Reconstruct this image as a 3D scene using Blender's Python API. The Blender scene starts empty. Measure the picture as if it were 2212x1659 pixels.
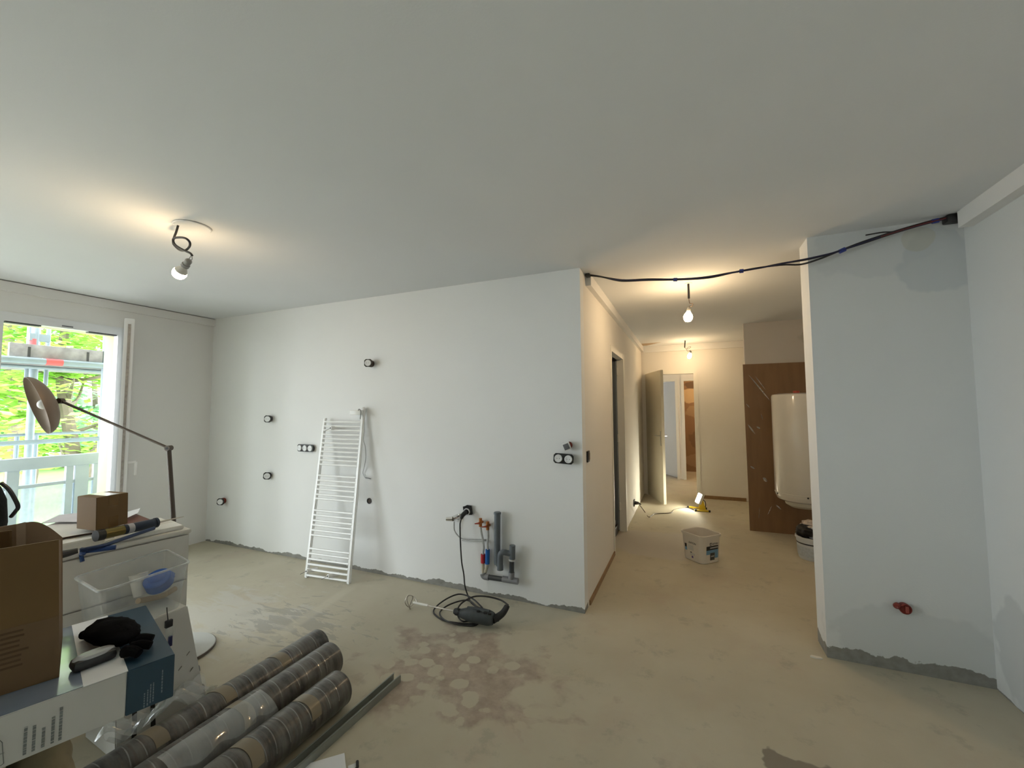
import bpy, bmesh, math, random
from mathutils import Vector, Matrix
random.seed(7)
PI = math.pi
S = bpy.context.scene
COL = S.collection

# ------------------------------------------------------------------ camera
F_PX, YAW, PITCH, ROLL, CAM_H = 887.26, 0.4026, 0.0595, -0.0053, 1.4562
PW, PH = 2212.0, 1659.0
_f = Vector((-math.sin(YAW) * math.cos(PITCH), math.cos(YAW) * math.cos(PITCH), math.sin(PITCH)))
_r0 = Vector((math.cos(YAW), math.sin(YAW), 0)); _u0 = _r0.cross(_f)
_r = math.cos(ROLL) * _r0 + math.sin(ROLL) * _u0
_u = -math.sin(ROLL) * _r0 + math.cos(ROLL) * _u0
EYE = Vector((0, 0, CAM_H))
cd = bpy.data.cameras.new('camera'); cam = bpy.data.objects.new('camera', cd); COL.objects.link(cam)
cam.matrix_world = Matrix(((_r.x, _u.x, -_f.x, 0), (_r.y, _u.y, -_f.y, 0), (_r.z, _u.z, -_f.z, CAM_H), (0, 0, 0, 1)))
cd.sensor_fit = 'HORIZONTAL'; cd.sensor_width = 36.0; cd.lens = F_PX * 36.0 / PW
cd.clip_start = 0.02; cd.clip_end = 300
S.camera = cam

# ------------------------------------------------------------------ sky, daylight portals, exposure
S.view_settings.view_transform = 'Standard'; S.view_settings.look = 'None'
S.view_settings.gamma = 1.0; S.view_settings.use_curve_mapping = False
S.view_settings.exposure = 1.0
YFRONT = -3.2
SKY = 5.0
BULB = 120.0
wd = bpy.data.worlds.new('overcast_sky'); S.world = wd; wd.use_nodes = True
wd.node_tree.nodes['Background'].inputs[0].default_value = (0.90, 0.945, 1.0, 1)
wd.node_tree.nodes['Background'].inputs[1].default_value = SKY
def portal(name, x, y, z, sy, sz):
    l = bpy.data.lights.new(name, 'AREA'); l.shape = 'RECTANGLE'; l.size = sz; l.size_y = sy
    l.cycles.is_portal = True
    o = bpy.data.objects.new(name, l); COL.objects.link(o)
    o.location = (x, y, z); o.rotation_euler = (0, -PI / 2, 0)
    return o
portal('daylight_portal', -5.28, 1.755, 1.10, 0.74, 2.15)
portal('daylight_portal', -5.28, -1.10, 1.10, 3.8, 2.15)

# ------------------------------------------------------------------ pixel -> world helpers (planes at real depths)
def ray(px, py): return _f + _r * ((px - PW / 2) / F_PX) + _u * ((PH / 2 - py) / F_PX)
def onX(px, py, X): d = ray(px, py); return EYE + d * (X / d.x)
def onY(px, py, Y): d = ray(px, py); return EYE + d * (Y / d.y)
def onZ(px, py, Z): d = ray(px, py); return EYE + d * ((Z - CAM_H) / d.z)

# ------------------------------------------------------------------ materials
MATS = {}
def srgb(r, g, b):
    c = lambda v: (v / 255 / 12.92) if v / 255 <= .04045 else ((v / 255 + .055) / 1.055) ** 2.4
    return (c(r), c(g), c(b))
def new_mat(name):
    m = bpy.data.materials.new(name); m.use_nodes = True
    nt = m.node_tree; b = nt.nodes['Principled BSDF']
    return m, nt, b
def nd(nt, t, **kw):
    n = nt.nodes.new(t)
    for k, v in kw.items(): setattr(n, k, v)
    return n
def mat(name, col, rough=0.6, metal=0.0, var=0.12, scale=14.0, bump=0.0, bscale=60.0, coat=0.0, alpha=1.0, trans=0.0, emit=0.0, stretch=None, spec=.5):
    if name in MATS: return MATS[name]
    m, nt, b = new_mat(name)
    b.inputs['Roughness'].default_value = rough; b.inputs['Metallic'].default_value = metal
    b.inputs['Specular IOR Level'].default_value = spec
    b.inputs['Coat Weight'].default_value = coat; b.inputs['Coat Roughness'].default_value = 0.08
    b.inputs['Transmission Weight'].default_value = trans
    tc = nd(nt, 'ShaderNodeTexCoord'); no = nd(nt, 'ShaderNodeTexNoise')
    no.inputs['Scale'].default_value = scale; no.inputs['Detail'].default_value = 5
    if stretch:
        mp = nd(nt, 'ShaderNodeMapping'); mp.inputs['Scale'].default_value = stretch
        nt.links.new(tc.outputs['Object'], mp.inputs[0]); nt.links.new(mp.outputs[0], no.inputs['Vector'])
    else: nt.links.new(tc.outputs['Object'], no.inputs['Vector'])
    mx = nd(nt, 'ShaderNodeMix', data_type='RGBA')
    mx.inputs[6].default_value = (*[c * (1 - var) for c in col], 1); mx.inputs[7].default_value = (*[min(1, c * (1 + var)) for c in col], 1)
    nt.links.new(no.outputs['Fac'], mx.inputs[0]); nt.links.new(mx.outputs[2], b.inputs['Base Color'])
    if bump:
        n2 = nd(nt, 'ShaderNodeTexNoise'); n2.inputs['Scale'].default_value = bscale; n2.inputs['Detail'].default_value = 4
        nt.links.new(tc.outputs['Object'], n2.inputs['Vector'])
        bp = nd(nt, 'ShaderNodeBump'); bp.inputs['Strength'].default_value = bump; bp.inputs['Distance'].default_value = 0.01
        nt.links.new(n2.outputs['Fac'], bp.inputs['Height']); nt.links.new(bp.outputs[0], b.inputs['Normal'])
    if alpha < 1: b.inputs['Alpha'].default_value = alpha
    if emit:
        b.inputs['Emission Color'].default_value = (*col, 1); b.inputs['Emission Strength'].default_value = emit
    MATS[name] = m
    return m
def film_mat(name, tint, haze, gloss=0.12, rough=0.15):
    # thin clear plastic: mostly see-through, a little milky, with a sheen
    m, nt, b = new_mat(name)
    out = nt.nodes['Material Output']
    tr = nd(nt, 'ShaderNodeBsdfTransparent'); tr.inputs[0].default_value = (*tint, 1)
    b.inputs['Base Color'].default_value = (.8, .84, .85, 1); b.inputs['Roughness'].default_value = .5
    tc = nd(nt, 'ShaderNodeTexCoord'); no = nd(nt, 'ShaderNodeTexNoise'); no.inputs['Scale'].default_value = 18
    nt.links.new(tc.outputs['Object'], no.inputs['Vector'])
    mr = nd(nt, 'ShaderNodeMapRange'); mr.inputs[3].default_value = haze * .5; mr.inputs[4].default_value = haze * 1.5
    nt.links.new(no.outputs['Fac'], mr.inputs[0])
    m1 = nd(nt, 'ShaderNodeMixShader'); nt.links.new(mr.outputs[0], m1.inputs[0])
    nt.links.new(tr.outputs[0], m1.inputs[1]); nt.links.new(b.outputs[0], m1.inputs[2])
    gl = nd(nt, 'ShaderNodeBsdfGlossy'); gl.inputs['Roughness'].default_value = rough
    m2 = nd(nt, 'ShaderNodeMixShader'); m2.inputs[0].default_value = gloss
    nt.links.new(m1.outputs[0], m2.inputs[1]); nt.links.new(gl.outputs[0], m2.inputs[2])
    nt.links.new(m2.outputs[0], out.inputs[0])
    return m
def math_n(nt, op, a, b=None, clamp=False):
    n = nd(nt, 'ShaderNodeMath', operation=op); n.use_clamp = clamp
    for i, v in enumerate((a, b)):
        if v is None: continue
        if isinstance(v, (int, float)): n.inputs[i].default_value = v
        else: nt.links.new(v, n.inputs[i])
    return n.outputs[0]
def ramp01(nt, val, lo, hi):
    mr = nd(nt, 'ShaderNodeMapRange'); mr.inputs[1].default_value = lo; mr.inputs[2].default_value = hi; mr.clamp = True
    nt.links.new(val, mr.inputs[0]); return mr.outputs[0]
def mixc(nt, fac, a, b):
    mx = nd(nt, 'ShaderNodeMix', data_type='RGBA')
    if isinstance(fac, (int, float)): mx.inputs[0].default_value = fac
    else: nt.links.new(fac, mx.inputs[0])
    for i, v in ((6, a), (7, b)):
        if isinstance(v, tuple): mx.inputs[i].default_value = (*v, 1)
        else: nt.links.new(v, mx.inputs[i])
    return mx.outputs[2]
def noise(nt, vec, scale, detail=4, rough=.55, dist=0.0):
    n = nd(nt, 'ShaderNodeTexNoise'); n.inputs['Scale'].default_value = scale; n.inputs['Detail'].default_value = detail
    n.inputs['Roughness'].default_value = rough; n.inputs['Distortion'].default_value = dist
    nt.links.new(vec, n.inputs['Vector']); return n.outputs['Fac']
def blob(nt, sx, sy, cx, cy, rx, ry):
    dx = math_n(nt, 'DIVIDE', math_n(nt, 'SUBTRACT', sx, cx), rx); dy = math_n(nt, 'DIVIDE', math_n(nt, 'SUBTRACT', sy, cy), ry)
    d = math_n(nt, 'SQRT', math_n(nt, 'ADD', math_n(nt, 'MULTIPLY', dx, dx), math_n(nt, 'MULTIPLY', dy, dy)))
    return math_n(nt, 'SUBTRACT', 1.0, d)          # 1 in the middle, 0 on the rim, negative outside
def plaster(name, col, base_axis=None, base_h=0.0, base_cut=0.0, patches=(), strength=.12):
    # painted plaster; a ragged unpainted strip at the floor (base_axis 0/1: runs along x/y); filler and tone patches
    m, nt, b = new_mat(name); b.inputs['Roughness'].default_value = .85; b.inputs['Specular IOR Level'].default_value = .2
    ge = nd(nt, 'ShaderNodeNewGeometry'); pos = ge.outputs['Position']
    sp = nd(nt, 'ShaderNodeSeparateXYZ'); nt.links.new(pos, sp.inputs[0])
    X, Y, Z = sp.outputs
    c = mixc(nt, noise(nt, pos, 1.6, 3), tuple(v * .965 for v in col), tuple(min(1, v * 1.02) for v in col))
    for (ax, cx, cz, rx, rz, pc, amt) in patches:
        e = blob(nt, X if ax == 0 else Y, Z, cx, cz, rx, rz)
        e = math_n(nt, 'ADD', e, math_n(nt, 'MULTIPLY', math_n(nt, 'SUBTRACT', noise(nt, pos, 5, 3), .5), .9))
        c = mixc(nt, math_n(nt, 'MULTIPLY', ramp01(nt, e, .22, .30), amt), c, pc)
    if base_axis is not None:
        n1 = noise(nt, pos, 3.2, 6, .62); n2 = noise(nt, pos, 17, 4)
        edge = math_n(nt, 'ADD', math_n(nt, 'MULTIPLY', math_n(nt, 'SUBTRACT', n1, .5), base_h * 3.4), math_n(nt, 'MULTIPLY', math_n(nt, 'SUBTRACT', n2, .5), base_h * .8))
        edge = math_n(nt, 'ADD', edge, base_h - base_cut)
        k = ramp01(nt, math_n(nt, 'SUBTRACT', edge, Z), -.001, .003)
        grey = mixc(nt, noise(nt, pos, 22, 5), (.17, .165, .15), (.38, .37, .34))
        c = mixc(nt, k, c, grey)
        hgt = k
    nt.links.new(c, b.inputs['Base Color'])
    bp = nd(nt, 'ShaderNodeBump'); bp.inputs['Strength'].default_value = strength; bp.inputs['Distance'].default_value = .004
    nt.links.new(noise(nt, pos, 140, 3), bp.inputs['Height'])
    nt.links.new(bp.outputs[0], b.inputs['Normal'])
    return m
WHITE = (.84, .84, .83)
M_WALL_BACK = plaster('painted_plaster_back', WHITE, 0, .042, .006)
M_WALL_C = plaster('painted_plaster_pier', (.73, .745, .74), 0, .055, -.012,
    patches=((0, 1.00, 2.36, .42, .20, (.64, .66, .67), .6), (0, 1.30, 2.26, .24, .24, (.53, .57, .60), .5), (0, 1.22, 2.40, .10, .09, (.55, .54, .45), .5), (0, 1.1, .16, .52, .26, (.59, .61, .61), .5)))
M_WALL_R = plaster('painted_plaster_right', (.70, .715, .705), 1, .02, .012, patches=((1, 2.75, .25, .35, .35, (.52, .54, .54), .6),))
M_WALL = plaster('painted_plaster', (.82, .81, .79))
M_WALL_HALL = plaster('painted_plaster_hall', (.82, .79, .74), 1, .012, .008)
M_WALL_D = plaster('painted_plaster_niche', (.66, .63, .61), patches=((0, 1.55, 2.3, .35, .28, (.52, .51, .47), .7),))
M_CEIL = plaster('ceiling_paint', (.76, .775, .785), strength=.08)
M_TRIM = mat('trim_paint', (.80, .79, .77), .6, var=.04, scale=3)
M_CREAM = mat('cream_render', (.60, .58, .40), .9, var=.04, bump=.1)

def floor_material():
    m, nt, b = new_mat('floor_screed'); b.inputs['Roughness'].default_value = .72; b.inputs['Specular IOR Level'].default_value = .3
    ge = nd(nt, 'ShaderNodeNewGeometry'); pos = ge.outputs['Position']
    sp = nd(nt, 'ShaderNodeSeparateXYZ'); nt.links.new(pos, sp.inputs[0]); X, Y, Z = sp.outputs
    c = mixc(nt, ramp01(nt, noise(nt, pos, .9, 5, .6), .3, .7), (.47, .425, .32), (.585, .545, .435))
    c = mixc(nt, math_n(nt, 'MULTIPLY', ramp01(nt, noise(nt, pos, 2.0, 6, .65, .4), .54, .66), .40), c, (.48, .39, .315))
    c = mixc(nt, math_n(nt, 'MULTIPLY', ramp01(nt, noise(nt, pos, 5, 6, .7), .57, .66), .45), c, (.34, .325, .26))
    # worn-through patch in front of the drill
    e = math_n(nt, 'ADD', blob(nt, X, Y, -1.2, 2.08, .80, .54), math_n(nt, 'MULTIPLY', math_n(nt, 'SUBTRACT', noise(nt, pos, 4.5, 4, .55, .3), .5), 2.2))
    vo = nd(nt, 'ShaderNodeTexVoronoi'); vo.feature = 'SMOOTH_F1'; vo.inputs['Scale'].default_value = 8.5; vo.inputs['Smoothness'].default_value = .25; vo.inputs['Randomness'].default_value = .9
    wv = nd(nt, 'ShaderNodeMapping'); wv.inputs['Scale'].default_value = (1, 1.15, 1); wv.inputs['Rotation'].default_value = (0, 0, .35); nt.links.new(pos, wv.inputs[0]); nt.links.new(wv.outputs[0], vo.inputs['Vector'])
    vd_ = math_n(nt, 'ADD', vo.outputs['Distance'], math_n(nt, 'MULTIPLY', math_n(nt, 'SUBTRACT', noise(nt, pos, 9, 5, .6), .5), .62))
    k = math_n(nt, 'MULTIPLY', ramp01(nt, e, .25, .50), ramp01(nt, vd_, .36, .42))
    c = mixc(nt, math_n(nt, 'MULTIPLY', k, .75), c, mixc(nt, ramp01(nt, noise(nt, pos, 12, 5, .65), .3, .7), (.27, .205, .16), (.48, .385, .32)))
    sm = math_n(nt, 'ADD', blob(nt, X, Y, .34, 2.06, .24, .14), math_n(nt, 'MULTIPLY', math_n(nt, 'SUBTRACT', noise(nt, pos, 6, 3), .5), 2.2))
    c = mixc(nt, math_n(nt, 'MULTIPLY', ramp01(nt, sm, .5, .6), .8), c, (.20, .17, .14))
    # pale grey filler: swirls by the lamp foot and a slab in the corridor
    wl = nd(nt, 'ShaderNodeMapping'); wl.inputs['Rotation'].default_value = (0, 0, .5); wl.inputs['Scale'].default_value = (1.2, 4.5, 1)
    nt.links.new(pos, wl.inputs[0])
    e2 = math_n(nt, 'ADD', blob(nt, X, Y, -3.0, 1.95, 1.1, .7), math_n(nt, 'MULTIPLY', math_n(nt, 'SUBTRACT', noise(nt, wl.outputs[0], 2.2, 5, .65, .6), .5), 3.0))
    c = mixc(nt, math_n(nt, 'MULTIPLY', ramp01(nt, e2, .45, .75), .6), c, (.58, .57, .52))
    e2b = math_n(nt, 'ADD', blob(nt, X, Y, -2.5, 2.1, .9, .5), math_n(nt, 'MULTIPLY', math_n(nt, 'SUBTRACT', noise(nt, wl.outputs[0], 4, 5, .65, .8), .5), 3.0))
    c = mixc(nt, math_n(nt, 'MULTIPLY', ramp01(nt, e2b, .62, .74), .5), c, (.30, .29, .26))
    line = math_n(nt, 'ABSOLUTE', math_n(nt, 'ADD', math_n(nt, 'ADD', X, 2.57), math_n(nt, 'MULTIPLY', math_n(nt, 'SUBTRACT', Y, 2.61), .146)))
    lw = math_n(nt, 'MULTIPLY', ramp01(nt, line, .06, .025), ramp01(nt, Y, 1.5, 1.8))
    c = mixc(nt, math_n(nt, 'MULTIPLY', math_n(nt, 'MULTIPLY', lw, ramp01(nt, Y, 2.75, 2.6)), .45), c, (.64, .60, .48))
    e3 = math_n(nt, 'ADD', blob(nt, X, Y, -.30, 4.75, .62, .52), math_n(nt, 'MULTIPLY', math_n(nt, 'SUBTRACT', noise(nt, pos, 3, 4), .5), .5))
    c = mixc(nt, math_n(nt, 'MULTIPLY', ramp01(nt, e3, .05, .2), .7), c, (.54, .51, .47))
    nt.links.new(c, b.inputs['Base Color'])
    bp = nd(nt, 'ShaderNodeBump'); bp.inputs['Strength'].default_value = .25; bp.inputs['Distance'].default_value = .004
    nt.links.new(noise(nt, pos, 30, 6, .7), bp.inputs['Height']); nt.links.new(bp.outputs[0], b.inputs['Normal'])
    return m
M_FLOOR = floor_material()

# ------------------------------------------------------------------ mesh builder
class MB:
    def __init__(s): s.bm = bmesh.new()
    def add(s, tmp, M=None):
        if M is not None: bmesh.ops.transform(tmp, matrix=M, verts=tmp.verts)
        me = bpy.data.meshes.new('t'); tmp.to_mesh(me); tmp.free(); s.bm.from_mesh(me); bpy.data.meshes.remove(me)
        return s
    def box(s, x0, x1, y0, y1, z0, z1, bev=0.0, M=None):
        t = bmesh.new(); bmesh.ops.create_cube(t, size=1)
        for v in t.verts:
            v.co = Vector(((x0 + x1) / 2 + v.co.x * (x1 - x0), (y0 + y1) / 2 + v.co.y * (y1 - y0), (z0 + z1) / 2 + v.co.z * (z1 - z0)))
        if bev: bmesh.ops.bevel(t, geom=t.edges[:], offset=bev, segments=2, affect='EDGES', profile=.5)
        return s.add(t, M)
    def hexa(s, low, top, bev=0.0):
        t = bmesh.new(); v = [t.verts.new(p) for p in list(low) + list(top)]
        for f in ((3, 2, 1, 0), (4, 5, 6, 7), (0, 1, 5, 4), (1, 2, 6, 5), (2, 3, 7, 6), (3, 0, 4, 7)): t.faces.new([v[i] for i in f])
        bmesh.ops.recalc_face_normals(t, faces=t.faces[:])
        if bev: bmesh.ops.bevel(t, geom=t.edges[:], offset=bev, segments=2, affect='EDGES')
        return s.add(t)
    def cyl(s, p0, p1, r0, r1=None, seg=20, caps=True):
        p0, p1 = Vector(p0), Vector(p1); r1 = r0 if r1 is None else r1
        d = p1 - p0; q = d.to_track_quat('Z', 'Y').to_matrix().to_4x4()
        t = bmesh.new(); bmesh.ops.create_cone(t, cap_ends=caps, segments=seg, radius1=r0, radius2=r1, depth=d.length)
        return s.add(t, Matrix.Translation((p0 + p1) / 2) @ q)
    def sphere(s, c, r, sc=(1, 1, 1), u=20, v=12, M=None):
        t = bmesh.new(); bmesh.ops.create_uvsphere(t, u_segments=u, v_segments=v, radius=r)
        for w in t.verts: w.co = Vector((w.co.x * sc[0], w.co.y * sc[1], w.co.z * sc[2]))
        m = Matrix.Translation(Vector(c)) @ (M if M is not None else Matrix.Identity(4))
        return s.add(t, m)
    def lathe(s, prof, M=None, seg=32, close=False):
        # prof: (radius, height) along local z
        t = bmesh.new(); rings = []
        for r, z in prof:
            if r < 1e-6: rings.append([t.verts.new((0, 0, z))])
            else: rings.append([t.verts.new((r * math.cos(2 * PI * k / seg), r * math.sin(2 * PI * k / seg), z)) for k in range(seg)])
        for a, b in zip(rings, rings[1:]):
            for k in range(seg):
                k2 = (k + 1) % seg
                if len(a) == 1 and len(b) == 1: continue
                if len(a) == 1: t.faces.new((a[0], b[k2], b[k]))
                elif len(b) == 1: t.faces.new((a[k], a[k2], b[0]))
                else: t.faces.new((a[k], a[k2], b[k2], b[k]))
        bmesh.ops.recalc_face_normals(t, faces=t.faces[:])
        return s.add(t, M)
    def tube(s, pts, r, seg=8, smooth=True, n=6, flat=1.0):
        P = [Vector(p) for p in pts]
        if smooth and len(P) > 2:
            Q = []
            for i in range(len(P) - 1):
                a, b, c, d = P[max(i - 1, 0)], P[i], P[i + 1], P[min(i + 2, len(P) - 1)]
                for k in range(n):
                    u = k / n
                    Q.append(.5 * ((2 * b) + (c - a) * u + (2 * a - 5 * b + 4 * c - d) * u * u + (3 * b - a - 3 * c + d) * u ** 3))
            Q.append(P[-1]); P = Q
        t = bmesh.new(); prev = None; up = None
        rr = r if callable(r) else (lambda u: r)
        rings = []
        for i, p in enumerate(P):
            d = (P[min(i + 1, len(P) - 1)] - P[max(i - 1, 0)]).normalized()
            if up is None:
                up = Vector((0, 0, 1)) if abs(d.z) < .9 else Vector((1, 0, 0))
            up = (up - d * up.dot(d)).normalized(); sd = d.cross(up)
            q = rr(i / max(1, len(P) - 1))
            rings.append([t.verts.new(p + (sd * math.cos(2 * PI * k / seg) + up * math.sin(2 * PI * k / seg) * flat) * q) for k in range(seg)])
        for a, b in zip(rings, rings[1:]):
            for k in range(seg): t.faces.new((a[k], a[(k + 1) % seg], b[(k + 1) % seg], b[k]))
        t.faces.new(rings[0][::-1]); t.faces.new(rings[-1])
        bmesh.ops.recalc_face_normals(t, faces=t.faces[:])
        return s.add(t)
    def prism(s, poly, vec, M=None):
        t = bmesh.new(); a = [t.verts.new(p) for p in poly]; vec = Vector(vec); b = [t.verts.new(Vector(p) + vec) for p in poly]
        t.faces.new(a[::-1]); t.faces.new(b); n = len(a)
        for k in range(n): t.faces.new((a[k], a[(k + 1) % n], b[(k + 1) % n], b[k]))
        bmesh.ops.recalc_face_normals(t, faces=t.faces[:])
        return s.add(t, M)
    def grid(s, fn, nu, nv, thick=0.0):
        t = bmesh.new(); g = [[t.verts.new(fn(i / nu, j / nv)) for j in range(nv + 1)] for i in range(nu + 1)]
        for i in range(nu):
            for j in range(nv): t.faces.new((g[i][j], g[i + 1][j], g[i + 1][j + 1], g[i][j + 1]))
        if thick:
            bmesh.ops.recalc_face_normals(t, faces=t.faces[:])
            bmesh.ops.solidify(t, geom=t.faces[:], thickness=thick)
        return s.add(t)
    def build(s, name, m, parent=None, loc=None, sharp=35, smooth=True):
        me = bpy.data.meshes.new(name)
        for e in s.bm.edges:
            if len(e.link_faces) == 2 and e.calc_face_angle(0) > math.radians(sharp): e.smooth = False
        for f in s.bm.faces: f.smooth = smooth
        s.bm.to_mesh(me); s.bm.free(); me.materials.append(m)
        o = bpy.data.objects.new(name, me); COL.objects.link(o)
        if parent is not None:
            o.parent = parent
            bpy.context.view_layer.update()
            o.matrix_parent_inverse = parent.matrix_world.inverted()
        if loc is not None: o.location = loc
        return o
def tag(o, label, cat, group=None, kind=None):
    o['label'] = label; o['category'] = cat
    if group: o['group'] = group
    if kind: o['kind'] = kind
    return o
def thing(name, label, cat, loc=(0, 0, 0), group=None, kind=None):
    o = bpy.data.objects.new(name, None); COL.objects.link(o); o.location = loc; o.empty_display_size = .05
    bpy.context.view_layer.update()
    return tag(o, label, cat, group, kind)
def struct(name, mb, m, label, cat='wall', sharp=35):
    o = mb.build(name, m, sharp=sharp); return tag(o, label, cat, kind='structure')
def text_mesh(name, body, size, M, m, parent, ext=.0004, align='LEFT'):
    cu = bpy.data.curves.new(name, 'FONT'); cu.body = body; cu.size = size; cu.extrude = ext; cu.align_x = align
    o = bpy.data.objects.new(name, cu); COL.objects.link(o)
    dg = bpy.context.evaluated_depsgraph_get(); me = bpy.data.meshes.new_from_object(o.evaluated_get(dg))
    COL.objects.unlink(o); bpy.data.objects.remove(o); bpy.data.curves.remove(cu)
    me.name = name; me.transform(M); me.materials.clear(); me.materials.append(m)
    t = bpy.data.objects.new(name, me); COL.objects.link(t); t.parent = parent
    t.matrix_parent_inverse = parent.matrix_world.inverted()
    return t

# ------------------------------------------------------------------ dimensions of the place
XL, YB, XH, YC, XC, XR, YD, XD, YE, H = -4.993, 2.964, -.709, 3.0, .709, 1.425, 5.81, .673, 7.36, 2.5
YF = YFRONT

# ------------------------------------------------------------------ setting: floor, ceiling, walls
struct('floor', MB().box(-5.05, 2.2, YF - .1, 11.2, -.15, 0), M_FLOOR, 'bare beige screed floor with worn brown patches', 'floor')
struct('ceiling', MB().box(-5.27, 2.2, YF - .1, 11.2, H, H + .15), M_CEIL, 'plain painted ceiling', 'ceiling')
struct('wall_back', MB().box(XL, XH, YB, YB + .1, 0, H), M_WALL_BACK, 'white painted wall behind the leaning towel radiator')
def openings(y0, y1, ops, x0, x1, mb):
    ys = y0
    for a, b, z0, z1 in ops:
        mb.box(x0, x1, ys, a, 0, H)
        mb.box(x0, x1, a, b, z1, H)
        if z0 > 0: mb.box(x0, x1, a, b, 0, z0)
        ys = b
    mb.box(x0, x1, ys, y1, 0, H); return mb
OPS = ((-3.0, .8, 0, 2.19), (1.385, 2.125, 0, 2.19))
struct('wall_left', openings(YF - .1, 6.0, OPS, -5.05, XL, MB()), M_WALL, 'window wall with the open balcony door')
struct('wall_facade', openings(YF - .1, 6.0, OPS, -5.27, -5.05, MB()), M_CREAM, 'cream rendered outer reveal around the balcony door')
struct('wall_right', MB().box(XR, XR + .1, YF, YC, 0, H), M_WALL_R, 'grey-white wall at the right edge of the room')
struct('wall_pier', MB().box(XC, XR + .1, YC, YC + .185, 0, H), M_WALL_C, 'white wall stub with filler patches right of the corridor')
struct('wall_front', MB().box(XL, XR + .1, YF - .1, YF, 0, H), M_WALL, 'wall behind the viewer')
hl = MB(); hl.box(XH - .06, XH, YB + .1, 4.25, 0, H); hl.box(XH - .06, XH, 4.25, 5.09, 2.06, H); hl.box(XH - .06, XH, 5.09, YE, 0, H)
struct('wall_hall_left', hl, M_WALL_HALL, 'left corridor wall with a narrow door opening')
struct('wall_niche', MB().box(XD, 1.95, YD, YD + .085, 0, H), M_WALL_D, 'unpainted partition behind the brown board')
struct('wall_niche_right', MB().box(1.95, 2.05, YC + .185, YE, 0, H).box(XR + .1, 1.95, YC + .085, YC + .185, 0, H), M_WALL, 'side wall of the water heater niche')
DE0, DE1 = -.64, .135
we = MB(); we.box(XH - .06, DE0, YE, YE + .08, 0, H); we.box(DE0, DE1, YE, YE + .08, 2.045, H); we.box(DE1, 1.95, YE, YE + .08, 0, H)
struct('wall_hall_end', we, M_WALL_HALL, 'cream wall at the end of the corridor')
# the bedroom behind the back wall and the rooms beyond the corridor
struct('wall_bedroom', MB().box(-5.05, XH - .06, 5.9, 6.0, 0, H), M_WALL, 'far wall of the dim side room')
wf = MB(); wf.box(-1.7, -1.0, 9.12, 9.2, 0, H); wf.box(-1.0, -.215, 9.12, 9.2, 2.03, H); wf.box(-.215, -.065, 9.12, 9.2, 0, H)
wf.box(-.065, .62, 9.12, 9.2, 2.03, H); wf.box(.62, 1.3, 9.12, 9.2, 0, H)
struct('wall_lobby', wf, M_WALL_HALL, 'lobby wall with two doorways beyond the open door')
struct('wall_lobby_side', MB().box(-1.8, -1.7, YE + .08, 11.1, 0, H).box(1.3, 1.4, YE + .08, 11.1, 0, H), M_WALL_HALL, 'side walls of the lobby')
M_STRIP = plaster('stripped_masonry', (.30, .19, .11), patches=((0, .25, 1.72, .55, .22, (.62, .48, .30), .9), (0, .3, 1.98, .5, .12, (.14, .10, .07), .8), (0, .2, 1.35, .35, .2, (.45, .33, .2), .7), (0, .3, .75, .4, .3, (.2, .13, .08), .7), (0, .2, .25, .4, .2, (.42, .3, .19), .7)), strength=.6)  # the brightest cream patch paints lamplight into the wall colour
struct('wall_stripped', MB().box(-.1, 1.3, 10.3, 10.4, 0, H).box(-.2, -.1, 9.2, 10.4, 0, H), M_STRIP, 'rough brown stripped wall seen through the far doorway')
struct('wall_far', MB().box(-1.7, -.2, 10.9, 11.0, 0, H), M_WALL, 'plain wall in the furthest room')

# box trims under the ceiling, door frames, wooden strip
TR = .042
struct('trim_1', MB().box(XL, XL + .03, YF, YB, H - .085, H - .009), M_TRIM, 'ceiling casing along the window wall', 'trim')
struct('trim_2', MB().box(XH, XH + TR, YB + .19, YE, H - .085, H), M_TRIM, 'ceiling casing along the left corridor wall', 'trim')
struct('trim_3', MB().box(XR - .06, XR, YF, YC - .08, H - .09, H), M_TRIM, 'ceiling casing along the right wall', 'trim')
struct('trim_4', MB().box(XH + TR, 1.95, YE - .05, YE, H - .10, H), M_TRIM, 'ceiling casing over the end of the corridor', 'trim')
M_FRAME = mat('door_frame_paint', (.80, .78, .72), .45, var=.04, scale=4)
fr = MB()   # end door frame
fr.box(DE0 - .035, DE0 + .03, YE - .018, YE + .09, 0, 2.08).box(DE1 - .03, DE1 + .035, YE - .018, YE + .09, 0, 2.08).box(DE0 + .03, DE1 - .03, YE - .016, YE + .088, 2.015, 2.078)
struct('trim_5', fr, M_FRAME, 'cream frame of the open corridor door', 'door frame')
fr = MB()
fr.box(XH - .068, XH + .010, 4.235, 4.265, 0, 2.10).box(XH - .068, XH + .014, 5.06, 5.135, 0, 2.10).box(XH - .066, XH + .010, 4.265, 5.06, 2.04, 2.098)
struct('trim_6', fr, M_FRAME, 'pale frame of the side room opening', 'door frame')
fr = MB()
fr.box(-.225, -.17, 9.10, 9.21, 0, 2.06).box(-.11, -.055, 9.10, 9.21, 0, 2.06).box(-1.0, -.225, 9.10, 9.21, 2.0, 2.058).box(-.055, .62, 9.10, 9.21, 2.0, 2.058)
struct('trim_7', fr, M_FRAME, 'frames of the two lobby doorways', 'door frame')
struct('trim_8', MB().box(DE1 + .04, .80, YE - .022, YE, .0, .05), mat('bare_wood_strip', (.27, .16, .075), .7, var=.3, scale=30), 'bare brown wooden strip at the foot of the corridor end wall', 'trim')
struct('trim_9', MB().box(XH, XH + .012, YB + .14, 4.235, .0, .035), mat('brown_wood_strip', (.30, .19, .10), .8, var=.3, scale=20), 'brown strip at the foot of the left corridor wall', 'trim')

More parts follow.
